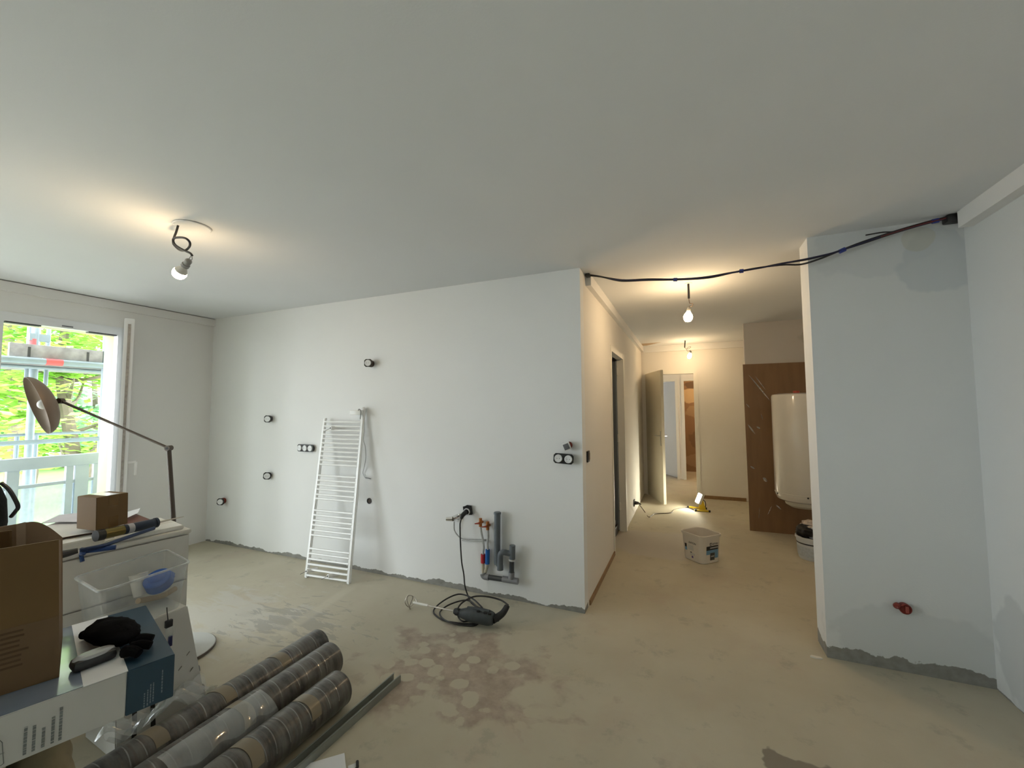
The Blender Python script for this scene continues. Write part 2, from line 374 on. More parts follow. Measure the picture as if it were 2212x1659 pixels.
# doors
M_DOOR = mat('door_paint', (.70, .65, .52), .5, var=.06, scale=2.5)
M_STEEL = mat('brushed_steel', (.62, .61, .58), .3, 1.0, var=.05)
def lever(parent, p, along, out, m):
    mb = MB(); p = Vector(p); along = Vector(along); out = Vector(out)
    mb.cyl(p, p + out * .05, .009, seg=10); mb.cyl(p + out * .05, p + out * .05 + along * .115, .008, seg=10)
    h = mb.build('handle', m, parent)
    s = along.normalized(); z = Vector((0, 0, 1)); a = p - s * .02 - z * .15; pl = [a, a + s * .04, a + s * .04 + z * .22, a + z * .22]
    MB().prism(pl, out * .006).build('handle_plate', m, parent)
def door(name, hinge, free, z0, z1, th, m, label, side):
    h = Vector((*hinge, 0)); f = Vector((*free, 0)); d = (f - h).normalized(); n = Vector((-d.y, d.x, 0)) * side
    t = thing(name, label, 'door', (hinge[0], hinge[1], 0), kind='structure')
    mb = MB(); lo = [h + Vector((0, 0, z0)), f + Vector((0, 0, z0)), f + n * th + Vector((0, 0, z0)), h + n * th + Vector((0, 0, z0))]
    mb.hexa(lo, [p + Vector((0, 0, z1 - z0)) for p in lo], .002); mb.build('door_leaf', m, t)
    k = f - d * .06 + Vector((0, 0, 1.03))
    lever(t, k + n * th, -d, n, M_STEEL); lever(t, k, -d, -n, M_STEEL)
    for z in (.25, 1.05, 1.85):
        MB().cyl(h + n * th * .5 - d * .012 + Vector((0, 0, z)), h + n * th * .5 - d * .012 + Vector((0, 0, z + .09)), .011, seg=10).build('hinge', M_FRAME, t)
    return t
door('door_1', (-.61, YE - .02), (-.325, 6.62), .015, 2.03, .04, M_DOOR, 'cream corridor door standing open with a steel lever handle', -1)
door('door_2', (-.225, 9.21), (-.62, 9.82), .015, 2.01, .04, mat('door_paint_grey', (.62, .63, .63), .5, var=.05, scale=3), 'grey-white door ajar in the lobby beyond', -1)

door('shade_leaf', (XH - .075, 5.03), (-1.50, 5.26), .015, 2.02, .04, mat('room_shade_slate', (.20, .23, .25), .5, var=.05, scale=3), 'dark leaf added as the shade inside the side room opening', -1)  # added leaf, its dark colour stands in for the room's shade
# small unpainted triangle on the corridor ceiling corner
tag(MB().prism([(-.66, 6.95, H - .0008), (-.36, 6.93, H - .0008), (-.60, 7.2, H - .0008), (-.66, 7.2, H - .0008)], (0, 0, .002)).build('paint_gap', mat('bare_plaster', (.48, .36, .25), .9)),
    'bare brown triangle left unpainted in the corridor ceiling corner', 'paint patch')

# ------------------------------------------------------------------ window 1 (open balcony door)
M_PVC = mat('white_pvc', (.80, .81, .83), .35, var=.03, scale=5)
M_GASKET = mat('dark_gasket', (.05, .05, .055), .6)
GLASS = film_mat('window_glass', (.97, .99, .985), .02, .06, .02)
def window_frame(name, y0, y1, z0, z1, label, n_sash, opened):
    t = thing(name, label, 'window', (-5.02, (y0 + y1) / 2, z0), kind='structure')
    mb = MB(); w = .055; x0, x1 = -5.055, -4.985
    mb.box(x0, x1, y0, y0 + w, z0, z1 - .012).box(x0, x1, y1 - .02, y1 + .035, z0, z1 - .012).box(x0, x1, y0, y1 + .035, z1 - .012, z1 + .06).box(x0, x1, y0 + w, y1 - .02, z0, z0 + .05)
    mb.build('window_frame', M_PVC, t)
    return t
W1 = window_frame('window_1', 1.335, 2.125, 0, 2.19, 'white balcony door with its casement swung open into the room', 2, True)
MB().box(-5.05, -4.995, 1.40, 1.60, 2.168, 2.176).box(-5.05, -4.995, 1.90, 2.10, 2.168, 2.176).build('gasket', M_GASKET, W1)
MB().box(-4.986, -4.98, 1.72, 1.79, 2.19, 2.2).build('latch_plate', mat('latch_metal', (.2, .2, .22), .4, .8), W1)
# casement hinged on the right jamb, seen edge-on
hg = Vector((-4.965, 2.165, 0)); dr = Vector((0.915, -.402, 0)); nn = Vector((.402, .915, 0))
sw, zb, zt = .70, .03, 2.235
def slab(a, b, n0, n1, z0, z1):
    P = [hg + dr * a + nn * n0, hg + dr * b + nn * n0, hg + dr * b + nn * n1, hg + dr * a + nn * n1]
    return [p + Vector((0, 0, z0)) for p in P], [p + Vector((0, 0, z1)) for p in P]
mb = MB()
for a, b, z0, z1 in ((0, .075, zb, zt), (sw - .075, sw, zb, zt), (.075, sw - .075, zb, zb + .09), (.075, sw - .075, zt - .08, zt)):
    mb.hexa(*slab(a, b, -.02, .045, z0, z1), .004)
sash = mb.build('sash', M_PVC, W1)
MB().hexa(*slab(.075, sw - .075, .008, .03, zb + .09, zt - .08)).build('pane', GLASS, sash)
p = hg + dr * (sw - .035) + nn * .045 + Vector((0, 0, 1.02))
MB().cyl(p, p + nn * .05, .01, seg=10).cyl(p + nn * .05, p + nn * .05 + Vector((0, 0, -.11)), .009, seg=10).build('handle', mat('handle_white', (.85, .85, .85), .3), sash)
MB().hexa(*slab(sw + .001, sw + .006, .004, .022, zb + .05, zt - .05)).build('lock_strip', mat('lock_strip_metal', (.36, .33, .31), .5, .4, var=.5, scale=40), sash)
# second leaf behind it: the narrow white cover board folded beside
mb = MB(); mb.box(-4.985, -4.955, 2.165, 2.215, 0, 2.24, .004); mb.build('cover_board', M_PVC, W1)
# window 2 (beside the viewer, out of frame) and the bedroom window
for nm, y0, y1, z0, z1, lb in (('window_2', -3.0, .8, 0, 2.19, 'wide balcony window beside the viewer'),):
    t = thing(nm, lb, 'window', (-5.02, (y0 + y1) / 2, z0), kind='structure')
    mb = MB(); mb.box(-5.05, -4.99, y0, y0 + .05, z0, z1).box(-5.05, -4.99, y1 - .05, y1, z0, z1).box(-5.05, -4.99, y0 + .05, y1 - .05, z0, z0 + .05).box(-5.05, -4.99, y0 + .05, y1 - .05, z1 - .05, z1).box(-5.05, -4.99, (y0 + y1) / 2 - .04, (y0 + y1) / 2 + .04, z0 + .05, z1 - .05)
    mb.build('window_frame', M_PVC, t)
    MB().box(-5.024, -5.016, y0 + .05, (y0 + y1) / 2 - .04, z0 + .05, z1 - .05).build('pane', GLASS, t)
    MB().box(-5.024, -5.016, (y0 + y1) / 2 + .04, y1 - .05, z0 + .05, z1 - .05).build('pane', GLASS, t)

# ------------------------------------------------------------------ outside: balcony rail, scaffold, lawn, trees
struct('ground_paving', MB().box(-70, -5.3, -40, 60, -1.6, -1.4), mat('paving', (.46, .45, .43), .95, var=.15, scale=2), 'grey ground outside', 'ground')
struct('ground_lawn', MB().box(-38, -9, 2.5, 22, -1.42, -1.3), mat('lawn', (.20, .36, .10), .95, var=.35, scale=1.5), 'green lawn outside the balcony door', 'lawn')
struct('sky_blocker_slab', MB().box(-6.25, -5.27, .6, 3.4, 2.62, 2.8), mat('concrete', (.6, .6, .58), .9), 'unseen slab added above the balcony door to block sky', 'balcony')  # added out of view to keep sky off the reveal and railing
struct('balcony_slab', MB().box(-5.75, -5.05, .9, 3.4, -.2, -.01), mat('concrete', (.6, .6, .58), .9), 'balcony slab outside the open door', 'balcony')
M_RAIL = mat('rail_paint', (.42, .50, .58), .45, var=.06)
M_GALV = mat('galvanised_tube', (.24, .30, .33), .45, .3, var=.2, scale=9)
rl = thing('balcony_railing', 'pale blue-grey metal railing outside the balcony door', 'railing', (-5.6, 2, 0))
XRAIL = -5.62
zt_ = onX(110, 985, XRAIL).z; zb_ = onX(110, 1010, XRAIL).z; zl_ = onX(110, 1045, XRAIL).z
MB().box(XRAIL - .03, XRAIL + .03, .9, 3.4, zb_, zt_, .006).build('handrail', M_RAIL, rl)
MB().box(XRAIL - .015, XRAIL + .015, .9, 3.4, zl_ - .015, zl_ + .015).build('lower_rail', M_RAIL, rl)
for px, w in ((26, .075), (148, .05), (175, .10), (208, .06)):
    yy = onX(px, 1030, XRAIL).y
    MB().box(XRAIL - .02, XRAIL + .02, yy - w / 2, yy + w / 2, -.01, zb_ + .0).build('post', M_RAIL, rl)
MB().box(XRAIL - .012, XRAIL - .006, .9, 3.4, .02, zl_ - .02).build('infill_panel', film_mat('frosted_panel', (.90, .97, .98), .35, .05, .3), rl)
sc = thing('scaffold', 'galvanised scaffold with a grey toe board outside the window', 'scaffold', (-6.4, 2.2, -1.3))
XS = -6.35
def yz(px, py, X=XS): q = onX(px, py, X); return q.y, q.z
zt0 = yz(110, 748)[1]; zt1 = yz(110, 775)[1]
MB().box(XS - .02, XS + .02, yz(18, 760)[0], yz(221, 760)[0], zt1, zt0, .004).build('toe_board', mat('toe_board_grey', (.30, .29, .31), .7, var=.6, scale=12), sc)
MB().box(XS + .02, XS + .024, yz(58, 760)[0], yz(58, 760)[0] + .02, zt1, zt0 - .03).build('board_clip', M_GASKET, sc)
MB().box(XS + .02, XS + .024, yz(186, 760)[0], yz(186, 760)[0] + .02, zt1, zt0 - .03).build('board_clip', M_GASKET, sc)
for k in range(4):
    x_ = XS - .06 - k * .24; MB().box(x_ - .22, x_, .4, 4.2, zt1 - .075, zt1 - .03, .004).build('deck_plank', mat('deck_plank', (.22, .22, .22), .8, var=.3, scale=10), sc)
def htube(z, r, y0=.4, y1=4.2, x=XS, nm='ledger'): return MB().cyl((x, y0, z), (x, y1, z), r, seg=14).build(nm, M_GALV, sc)
htube(yz(110, 783)[1], .034, x=XS + .05); htube(yz(110, 793)[1], .02, x=XS - .15)
htube(yz(110, 953)[1], .024); htube(yz(110, 940)[1], .016, x=XS - .4)
mb = MB().cyl((XS + .05, yz(93, 782)[0], yz(110, 783)[1]), (XS + .05, yz(130, 782)[0], yz(110, 783)[1]), .0355, seg=14); mb.build('red_marking', mat('red_marking_paint', (.62, .10, .10), .5), sc)
for px, r, x, z1 in ((70, .034, XS - .35, 4), (223, .028, XS + .0, 4)):
    y_ = onX(px, 850, x).y; MB().cyl((x, y_, -1.3), (x, y_, z1), r, seg=14).build('standard', M_GALV, sc)
for px, z0, z1 in ((55, 1.75, 3.0), (97, 1.75, 3.0), (43, -1.3, 1.2), (84, -1.3, 1.2)):
    y_ = onX(px, 850, XS - .5).y; MB().cyl((XS - .5, y_, z0), (XS - .5, y_, z1), .02, seg=10).build('brace', M_GALV, sc)
q = onX(76, 727, XS - .35); MB().box(q.x - .03, q.x + .03, q.y - .05, q.y + .11, q.z - .05, q.z + .03).build('coupler', M_GALV, sc)
q = onX(72, 742, XS - .35); MB().cyl((q.x, q.y, q.z - .05), (q.x, q.y, q.z + .05), .036, seg=14).build('red_band', MATS['red_marking_paint'], sc)
# trees: trunks, boughs, and real leaves
def leaf_mat(name, c1, c2):
    m, nt, b = new_mat(name); b.inputs['Roughness'].default_value = .6
    ge = nd(nt, 'ShaderNodeNewGeometry'); n = noise(nt, ge.outputs['Position'], 2.5, 3)
    nt.links.new(mixc(nt, ramp01(nt, n, .35, .65), c1, c2), b.inputs['Base Color'])
    b.inputs['Subsurface Weight'].default_value = 0
    tl = nd(nt, 'ShaderNodeBsdfTranslucent'); tl.inputs[0].default_value = (*c2, 1)
    mx = nd(nt, 'ShaderNodeMixShader'); mx.inputs[0].default_value = .35
    nt.links.new(b.outputs[0], mx.inputs[1]); nt.links.new(tl.outputs[0], mx.inputs[2]); nt.links.new(mx.outputs[0], nt.nodes['Material Output'].inputs[0])
    return m
M_BARK = mat('bark', (.16, .13, .10), .95, var=.4, scale=8)
def tree(px, X, z0, z1, ry, n, lf, label, lm):
    c = onX(px, 850, X); t = thing('garden_tree', label, 'tree', (X, c.y, -1.3), 'garden trees outside the window')
    rnd = random.Random(int(px * 7 + n))
    MB().tube([(X, c.y, -1.3), (X + .1, c.y + .1, z0 * .4), (X - .05, c.y - .1, (z0 + z1) / 2), (X, c.y, z1)], lambda u: .13 * (1 - .8 * u) + .01, 8).build('trunk', M_BARK, t)
    ends = []
    for k in range(12):
        a = rnd.uniform(0, 2 * PI); zz = rnd.uniform(z0 * .5 + .1, z1 * .85); e = Vector((X + math.cos(a) * ry * .8, c.y + math.sin(a) * ry * .8, zz + rnd.uniform(.2, .8)))
        MB().tube([(X, c.y, zz), ((X + e.x) / 2, (c.y + e.y) / 2, zz + .15), e], lambda u: .035 * (1 - u) + .006, 6).build('bough', M_BARK, t)
        ends.append(e)
    vs, fs = [], []
    cl = [(Vector((X + rnd.gauss(0, .5) * ry, c.y + rnd.uniform(-1, 1) * ry, rnd.uniform(z0, z1))), rnd.uniform(.25, .6)) for _ in range(46)]
    for k in range(n):
        cc, rr = rnd.choice(cl)
        p = cc + Vector((rnd.gauss(0, .5), rnd.gauss(0, .5), rnd.gauss(0, .28))) * rr
        a = rnd.uniform(0, 2 * PI); d = Vector((math.cos(a), math.sin(a), rnd.uniform(-.5, .1))).normalized(); s = d.cross(Vector((rnd.uniform(-.4, .4), rnd.uniform(-.4, .4), 1))).normalized()
        L = lf * rnd.uniform(.7, 1.3); i = len(vs)
        vs += [p, p + d * L * .5 + s * L * .27, p + d * L, p + d * L * .5 - s * L * .27]; fs.append((i, i + 1, i + 2, i + 3))
    me = bpy.data.meshes.new('foliage'); me.from_pydata([tuple(v) for v in vs], [], fs); me.materials.append(lm)
    o = bpy.data.objects.new('foliage', me); COL.objects.link(o); o['kind'] = 'stuff'; o.parent = t; o.matrix_parent_inverse = t.matrix_world.inverted()
LM1 = leaf_mat('leaves_yellow_green', (.22, .46, .07), (.48, .72, .16)); LM2 = leaf_mat('leaves_blue_green', (.14, .38, .16), (.36, .66, .34))
tree(150, -9.5, .75, 3.6, 1.15, 5200, .17, 'leafy yellow-green tree filling the right half of the window', LM1)
tree(20, -13.2, 1.9, 5.2, 1.35, 3800, .24, 'pale green tree at the top left of the window', LM1)
tree(70, -17.6, .6, 4.6, 1.9, 4200, .28, 'blue-green tree behind the scaffold poles', LM2)
tree(205, -22.6, .3, 8.0, 2.1, 5200, .36, 'blue-green tree behind the balcony door jamb', LM2)
tree(150, -28.2, -.9, 1.0, 2.4, 3000, .36, 'low green shrub just above the balcony railing', LM1)
# street beyond: pale house, red-and-white barrier
hs = thing('far_house', 'pale far house with an ochre wall band left of the lamp shade', 'house', (-40, 12, -1.3))
MB().box(-44, -40, 6, 16.0, -1.3, 4.5).build('house_wall', mat('house_white', (.75, .73, .70), .9), hs)
MB().box(-40.05, -40, 6, 14.2, .1, 1.2).build('ochre_band', mat('house_ochre', (.55, .36, .14), .9), hs)
MB().box(-44.6, -39.6, 5.6, 16.4, 4.5, 4.8).build('house_roof', mat('house_roof', (.45, .43, .42), .9), hs)
br = thing('street_barrier', 'red and white street barrier seen through the railing', 'barrier', (-30, 9, -1.3))
yb0, zb0 = onX(0, 974, -30).y, onX(40, 975, -30).z; zb1 = onX(40, 962, -30).z
MB().box(-30.05, -30, 6, onX(84, 968, -30).y, zb0, zb1).build('red_board', mat('barrier_red', (.75, .12, .14), .5), br)
MB().box(-30.05, -30, 6, onX(160, 968, -30).y, zb1 + .02, zb1 + .3).build('white_board', mat('barrier_white', (.8, .8, .8), .5), br)
for yy in (8, 9, 10.2): MB().box(-30.12, -30.06, yy, yy + .1, -1.3, zb1 + .3).build('barrier_post', MATS['barrier_white'], br)

# ------------------------------------------------------------------ lamps
M_BLACK = mat('black_plastic', (.012, .012, .013), .4, var=.3)
M_DARKCABLE = mat('black_cable_sheath', (.02, .018, .018), .5)
M_WHITEPL = mat('white_plastic', (.82, .82, .81), .35, var=.03)
M_GREYSOCK = mat('grey_lamp_holder', (.32, .31, .29), .5)
def bulb_mat(name, col, st):
    m, nt, b = new_mat(name); em = nd(nt, 'ShaderNodeEmission'); em.inputs[0].default_value = (*col, 1)
    tc = nd(nt, 'ShaderNodeTexCoord'); n = noise(nt, tc.outputs['Object'], 3, 1)
    mr = nd(nt, 'ShaderNodeMapRange'); mr.inputs[3].default_value = st * .97; mr.inputs[4].default_value = st * 1.03
    nt.links.new(n, mr.inputs[0]); nt.links.new(mr.outputs[0], em.inputs[1]); nt.links.new(em.outputs[0], nt.nodes['Material Output'].inputs[0])
    return m
WARM = (1.0, .71, .40)
def orient(p, d): return Matrix.Translation(Vector(p)) @ Vector(d).to_track_quat('Z', 'Y').to_matrix().to_4x4()
# living room bulb: black cable with a loop, grey holder, LED bulb tilted to the window
rose = onZ(385, 484, H); Yb1 = rose.y
def b1(px, py, dy=0.0): return onY(px, py, Yb1 + dy)
t = thing('pendant_bulb', 'bare glowing bulb on a looped black cable near the window', 'light bulb', (rose.x, rose.y, H), 'bare ceiling bulbs')
MB().lathe([(0, 0), (.085, 0), (.09, -.004), (.085, -.008), (0, -.009)], Matrix.Translation((rose.x + .04, rose.y + .05, H))).build('ceiling_patch', M_CEIL, t)
pts = [(386, 482), (381, 500), (376, 513), (374, 521), (376, 529), (388, 540), (400, 541), (409, 533), (410, 524), (403, 516), (392, 513), (378, 514), (374, 519), (377, 527), (387, 535), (402, 543), (411, 547), (415, 552)]
off = [0, 0, 0, .01, .02, .02, .01, 0, -.01, -.02, -.02, -.02, -.02, -.015, -.01, 0, 0, 0]
MB().tube([b1(x, y, o) for (x, y), o in zip(pts, off)], .0058, 8).build('cable', M_DARKCABLE, t)
pb = b1(387, 591); ps = b1(409, 562); ax = (pb - ps).normalized()
MB().tube([b1(414, 551), b1(409, 558), ps], .0022, 6).build('wire', M_GREYSOCK, t)
MB().tube([b1(414, 551), b1(415, 560), ps + Vector((.008, 0, 0))], .0022, 6).build('wire', M_GREYSOCK, t)
MB().lathe([(0, -.002), (.013, 0), (.017, .006), (.016, .03), (.02, .034), (.02, .05), (.0, .052)], orient(ps, ax), 20).build('lamp_holder', M_GREYSOCK, t)
k = ps + ax * .046
MB().lathe([(.013, 0), (.015, .012), (.022, .024), (.031, .042)], orient(k, ax), 24).build('bulb_collar', mat('bulb_collar_white', (.78, .74, .68), .5), t)
MB().lathe([(.031, .042), (.0335, .055), (.032, .068), (.026, .081), (.014, .09), (0, .093)], orient(k, ax), 24).build('bulb_dome', bulb_mat('bulb_glow', WARM, BULB * .7), t)
# corridor bulbs
def hall_bulb(top, stick_end, wire, sock, axis, label, st, r=.032):
    t = thing('pendant_bulb', label, 'light bulb', (top.x, top.y, H), 'bare ceiling bulbs')
    MB().lathe([(0, 0), (.03, 0), (.03, -.004), (0, -.005)], Matrix.Translation((top.x, top.y, H)), 16).build('ceiling_plate', M_TRIM, t)
    MB().tube([top, stick_end], .0085, 8).build('cable', M_DARKCABLE, t)
    MB().tube(wire, .003, 6).build('wire', mat('brown_wire', (.13, .09, .06), .5), t)
    axis = Vector(axis).normalized()
    MB().lathe([(0, 0), (.012, 0), (.015, .012), (.015, .034), (0, .036)], orient(sock, axis), 16).build('lamp_holder', M_GREYSOCK, t)
    MB().lathe([(.013, .03), (.018, .044), (r * .86, .062), (r, .08), (r * .92, .10), (r * .6, .117), (0, .124)], orient(sock, axis), 24).build('bulb_glass', bulb_mat('bulb_glow_hall', WARM, st), t)
Y2 = 3.713; h2 = lambda x, y: onY(x, y, Y2)
hall_bulb(Vector((h2(1487, 613).x, Y2, H)), h2(1488, 645), [h2(1488, 645), h2(1490, 655), h2(1497, 656), h2(1494, 662), h2(1489, 662), h2(1488, 667)], h2(1488, 664), (-.1, -.02, -1), 'bare glowing bulb in the corridor below the slung cables', BULB, .036)
Y3 = 6.88; h3 = lambda x, y: onY(x, y, Y3)
hall_bulb(Vector((h3(1480, 735).x, Y3, H)), h3(1479, 751), [h3(1479, 751), h3(1483, 754), h3(1490, 752), h3(1492, 749), h3(1487, 750), h3(1483, 755), h3(1486, 759), h3(1491, 757), h3(1492, 759)], h3(1492, 758), (-.25, 0, -1), 'small bare bulb at the far end of the corridor', BULB * .8, .03)
# unseen bulbs added to brighten the lobby and the stripped room
for x_, y_, st, lb in ((.75, 9.75, BULB * 1.7, 'unseen bulb added to light the stripped room behind the far doorway'), (.8, 8.3, BULB * 1.4, 'unseen bulb added to light the lobby behind the end wall')):
    v_ = lambda dx, z: Vector((x_ + dx, y_, z))
    hall_bulb(v_(0, H), v_(0, 2.4), [v_(0, 2.4), v_(.01, 2.37), v_(0, 2.34)], v_(0, 2.345), (0, 0, -1), lb, st, .032)

# yellow work light on the corridor floor
M_YEL = mat('yellow_paint', (.75, .55, .03), .4, var=.1)
fl = onZ(1515, 1102, 0)
t = thing('work_light', 'yellow floor work light shining at the open door', 'work light', (fl.x, fl.y, 0))
hd = Vector((fl.x - .03, fl.y + .0, .165)); dir_ = Vector((-.80, -.28, .36)).normalized()
M = orient(hd, dir_)
MB().box(-.07, .07, -.075, .075, -.035, .0, .006, M).build('lamp_head', mat('lamp_head_white', (.75, .75, .72), .4), t)
MB().box(-.06, .06, -.065, .065, .0005, .004, 0, M).build('led_panel', bulb_mat('led_glow', (1.0, .95, .74), 85), t)
MB().box(fl.x - .07, fl.x + .10, fl.y - .10, fl.y - .075, 0.004, .024, .003).build('foot', M_YEL, t)
MB().box(fl.x - .17, fl.x + .06, fl.y + .06, fl.y + .085, 0.004, .024, .003).build('foot', M_YEL, t)
MB().box(fl.x - .01, fl.x + .02, fl.y - .08, fl.y + .07, .008, .024).build('cross_bar', M_YEL, t)
for dx, dy in ((-.085, -.10), (.09, -.10), (-.185, .06), (.05, .06)): MB().box(fl.x + dx, fl.x + dx + .024, fl.y + dy - .003, fl.y + dy + .028, 0, .027, .003).build('rubber_cap', M_BLACK, t)
MB().hexa([(fl.x - .04, fl.y - .05, .02), (fl.x + .06, fl.y - .05, .02), (fl.x + .06, fl.y - .02, .02), (fl.x - .04, fl.y - .02, .02)], [(fl.x - .015, fl.y - .05, .15), (fl.x + .025, fl.y - .05, .15), (fl.x + .025, fl.y - .02, .15), (fl.x - .015, fl.y - .02, .15)]).build('bracket', M_YEL, t)
MB().tube([(fl.x - .0, fl.y - .02, .16), (fl.x + .05, fl.y - .02, .13), (fl.x + .055, fl.y - .02, .06), (fl.x + .02, fl.y - .02, .03)], .005, 8).build('cord_stub', M_BLACK, t)
cb = thing('work_light_cable', 'thin brown cable from wall plug to the yellow work light', 'cable', (fl.x - .4, fl.y - .3, 0))
pl = onX(1371, 1087, XH + .05)
pp = [pl + Vector((.02, -.02, 0)), onX(1381, 1090, XH + .10)] + [onZ(x, y, .006) for x, y in ((1393, 1106), (1402, 1117), (1415, 1110), (1448, 1108), (1455, 1102), (1465, 1098), (1483, 1096), (1492, 1098), (1498, 1101))] + [Vector((fl.x - .17, fl.y + .03, .012))]
MB().tube(pp, .0055, 6).build('cord', mat('brown_cable', (.10, .07, .045), .5), cb)
q = onX(1369, 1086, XH); MB().cyl((XH + .012, q.y, q.z), (XH + .065, q.y + .0, q.z), .026, .018, 12).cyl((XH + .065, q.y, q.z), (XH + .095, q.y - .02, q.z - .01), .012, .008, 8).build('plug', M_BLACK, cb)
tag(MB().box(XH, XH + .014, q.y - .04, q.y + .04, q.z - .045, q.z + .045, .004).build('wall_socket', M_BLACK), 'black wall socket low on the corridor wall by the open door', 'socket')

# ------------------------------------------------------------------ slung cables under the ceiling
def cab(px, py): u = (px - 1272) / (2062 - 1272.); return onY(px, py, 3.13 + (2.955 - 3.13) * min(1, u / .55))
bun = thing('cable_bundle', 'bundle of black cables slung across the corridor mouth to the right wall', 'cables', (0, 3.1, 2.3))
up = [(1274, 594), (1290, 596), (1316, 601), (1350, 605), (1400, 603), (1460, 603), (1520, 599), (1580, 589), (1640, 579), (1690, 569), (1740, 561), (1790, 549), (1818, 540), (1860, 524), (1920, 504), (1980, 486), (2030, 473), (2056, 469)]
lo_ = [(1274, 596), (1300, 599), (1330, 606), (1352, 608), (1400, 606), (1460, 605), (1530, 601), (1590, 588), (1640, 579), (1690, 573), (1730, 572), (1770, 560), (1800, 548), (1818, 541), (1862, 527), (1922, 507), (1982, 489), (2032, 476), (2056, 471)]
lo2 = [(1316, 603), (1360, 606), (1430, 604), (1500, 602), (1570, 592), (1640, 580), (1700, 568), (1760, 556), (1816, 542), (1880, 519), (1950, 497), (2010, 481), (2054, 470)]
MB().tube([cab(*p) for p in up], .0058, 8).build('cable', M_DARKCABLE, bun)
MB().tube([cab(*p) - Vector((0, .008, 0)) for p in lo_], .0055, 8).build('cable', M_DARKCABLE, bun)
MB().tube([cab(*p) - Vector((0, .014, .002)) for p in lo2], .0045, 8).build('cable', mat('navy_cable', (.015, .015, .05), .5), bun)
MB().tube([cab(*p) - Vector((0, .018, 0)) for p in ((1900, 514), (1950, 498), (2000, 484), (2045, 473))], .0035, 6).build('cable', mat('red_cable', (.14, .02, .02), .5), bun)
for a, b in (((1455, 604), (1463, 604)), ((1597, 586), (1606, 585)), ((1812, 544), (1825, 538)), ((2012, 479), (2026, 476))):
    MB().tube([cab(*a) - Vector((0, .006, .002)), cab(*b) - Vector((0, .006, .002))], .0125, 10).build('blue_tape', mat('blue_tape', (.03, .05, .28), .5), bun)
q = cab(2063, 469); MB().box(q.x - .045, q.x + .045, q.y - .03, q.y + .03, q.z - .03, 2.498, .01).build('cable_wrap', M_BLACK, bun)
q = cab(1272, 593); MB().box(q.x - .025, q.x + .012, q.y - .03, q.y + .02, q.z - .02, 2.498, .006).build('cable_end', M_BLACK, bun)
MB().tube([cab(1870, 508), cab(1905, 502), cab(1925, 501), cab(1940, 498)], .004, 6).build('loose_wire', M_DARKCABLE, bun)

# ------------------------------------------------------------------ electrical boxes on the walls
M_CUP = mat('dark_brown_cup', (.05, .025, .02), .5); M_CUPRED = mat('red_cup', (.22, .03, .02), .5)
M_DISC = mat('white_socket_disc', (.80, .81, .82), .4, var=.03)
def ebox(px, py, n, label, cup=None, out=.03, yaw=0.0, roll=0.0, plane='Y', name='electrical_socket', s=.071, pitch=0.0):
    c = onY(px, py, YB - out) if plane == 'Y' else onX(px, py, XH + out)
    t = thing(name, label, 'socket', c, 'loose electrical sockets on the back wall')
    base = Matrix.Rotation(0 if plane == 'Y' else PI / 2, 4, 'Z')
    M = Matrix.Translation(c) @ base @ Matrix.Rotation(yaw, 4, 'Z') @ Matrix.Rotation(pitch, 4, 'X') @ Matrix.Rotation(roll, 4, 'Y')
    w = s * n
    # octagonal-cornered frame plate in local xz, facing -y
    ch = .014; P = []
    for sx, sz in ((-1, -1), (1, -1), (1, 1), (-1, 1)):
        cx, cz = sx * w / 2, sz * s / 2
        a = (cx - sx * ch, 0, cz); b = (cx, 0, cz - sz * ch)
        P += [a, b] if sx * sz > 0 else [b, a]
    P = [(-w / 2, -s / 2 + ch), (-w / 2 + ch, -s / 2), (w / 2 - ch, -s / 2), (w / 2, -s / 2 + ch), (w / 2, s / 2 - ch), (w / 2 - ch, s / 2), (-w / 2 + ch, s / 2), (-w / 2, s / 2 - ch)]
    MB().prism([(x, 0, z) for x, z in P], (0, .006, 0), M).build('mounting_frame', M_BLACK, t)
    for k in range(n):
        cx = (k - (n - 1) / 2) * s
        Mk = M @ Matrix.Translation((cx, -.0005, 0)) @ Matrix.Rotation(PI / 2, 4, 'X')
        d = MB().lathe([(0, .007), (.019, .007), (.0215, .0095), (.0265, .0095), (.0285, .006), (.0285, 0), (0, 0)], Mk, 28).build('socket_disc', M_DISC, t)
        mb = MB()
        for e in (-.0095, .0095): mb.lathe([(0, .0078), (.0026, .0078), (.0026, .006), (0, .006)], Mk @ Matrix.Translation((e, 0, 0)), 8)
        mb.build('pin_hole', mat('pin_hole_dark', (.06, .06, .06), .6), d)
        if cup is not None:
            MB().lathe([(0, -.006), (.03, -.006), (.032, -.012), (.032, -max(.014, out - .004)), (0, -max(.014, out - .003))], Mk, 20).build('back_cup', cup, t)
    return t
ebox(795, 784, 1, 'black socket with white disc hanging high above the towel radiator', M_CUP, .075, .35)
ebox(578, 905, 1, 'upper of the two black single sockets left of the triple socket', M_BLACK, .05, .45, .05)
ebox(577, 1028, 1, 'lower black single socket turned almost edge-on left of the triple socket', M_BLACK, .045, .75, .1)
ebox(476, 1084, 1, 'low corner socket with a red cup behind near the window wall', M_CUPRED, .06, .5, .1)
ebox(659, 968, 3, 'black triple socket with three white discs left of the towel radiator', M_BLACK, .028, .0)
ebox(1217, 991, 2, 'tilted black double socket near the corridor corner', M_CUP, .05, .1, .06, s=.073)
c = onY(1226, 965, YB - .05)
t = thing('wall_switch', 'white framed grey switch tilted above the double socket', 'switch', c)
M = Matrix.Translation(c) @ Matrix.Rotation(.25, 4, 'Z') @ Matrix.Rotation(-.4, 4, 'Y')
M2 = M @ Matrix.Translation((-.006, 0, .004))
MB().box(-.028, .028, -.012, .014, -.028, .028, .003, M2).build('switch_body', M_WHITEPL, t)
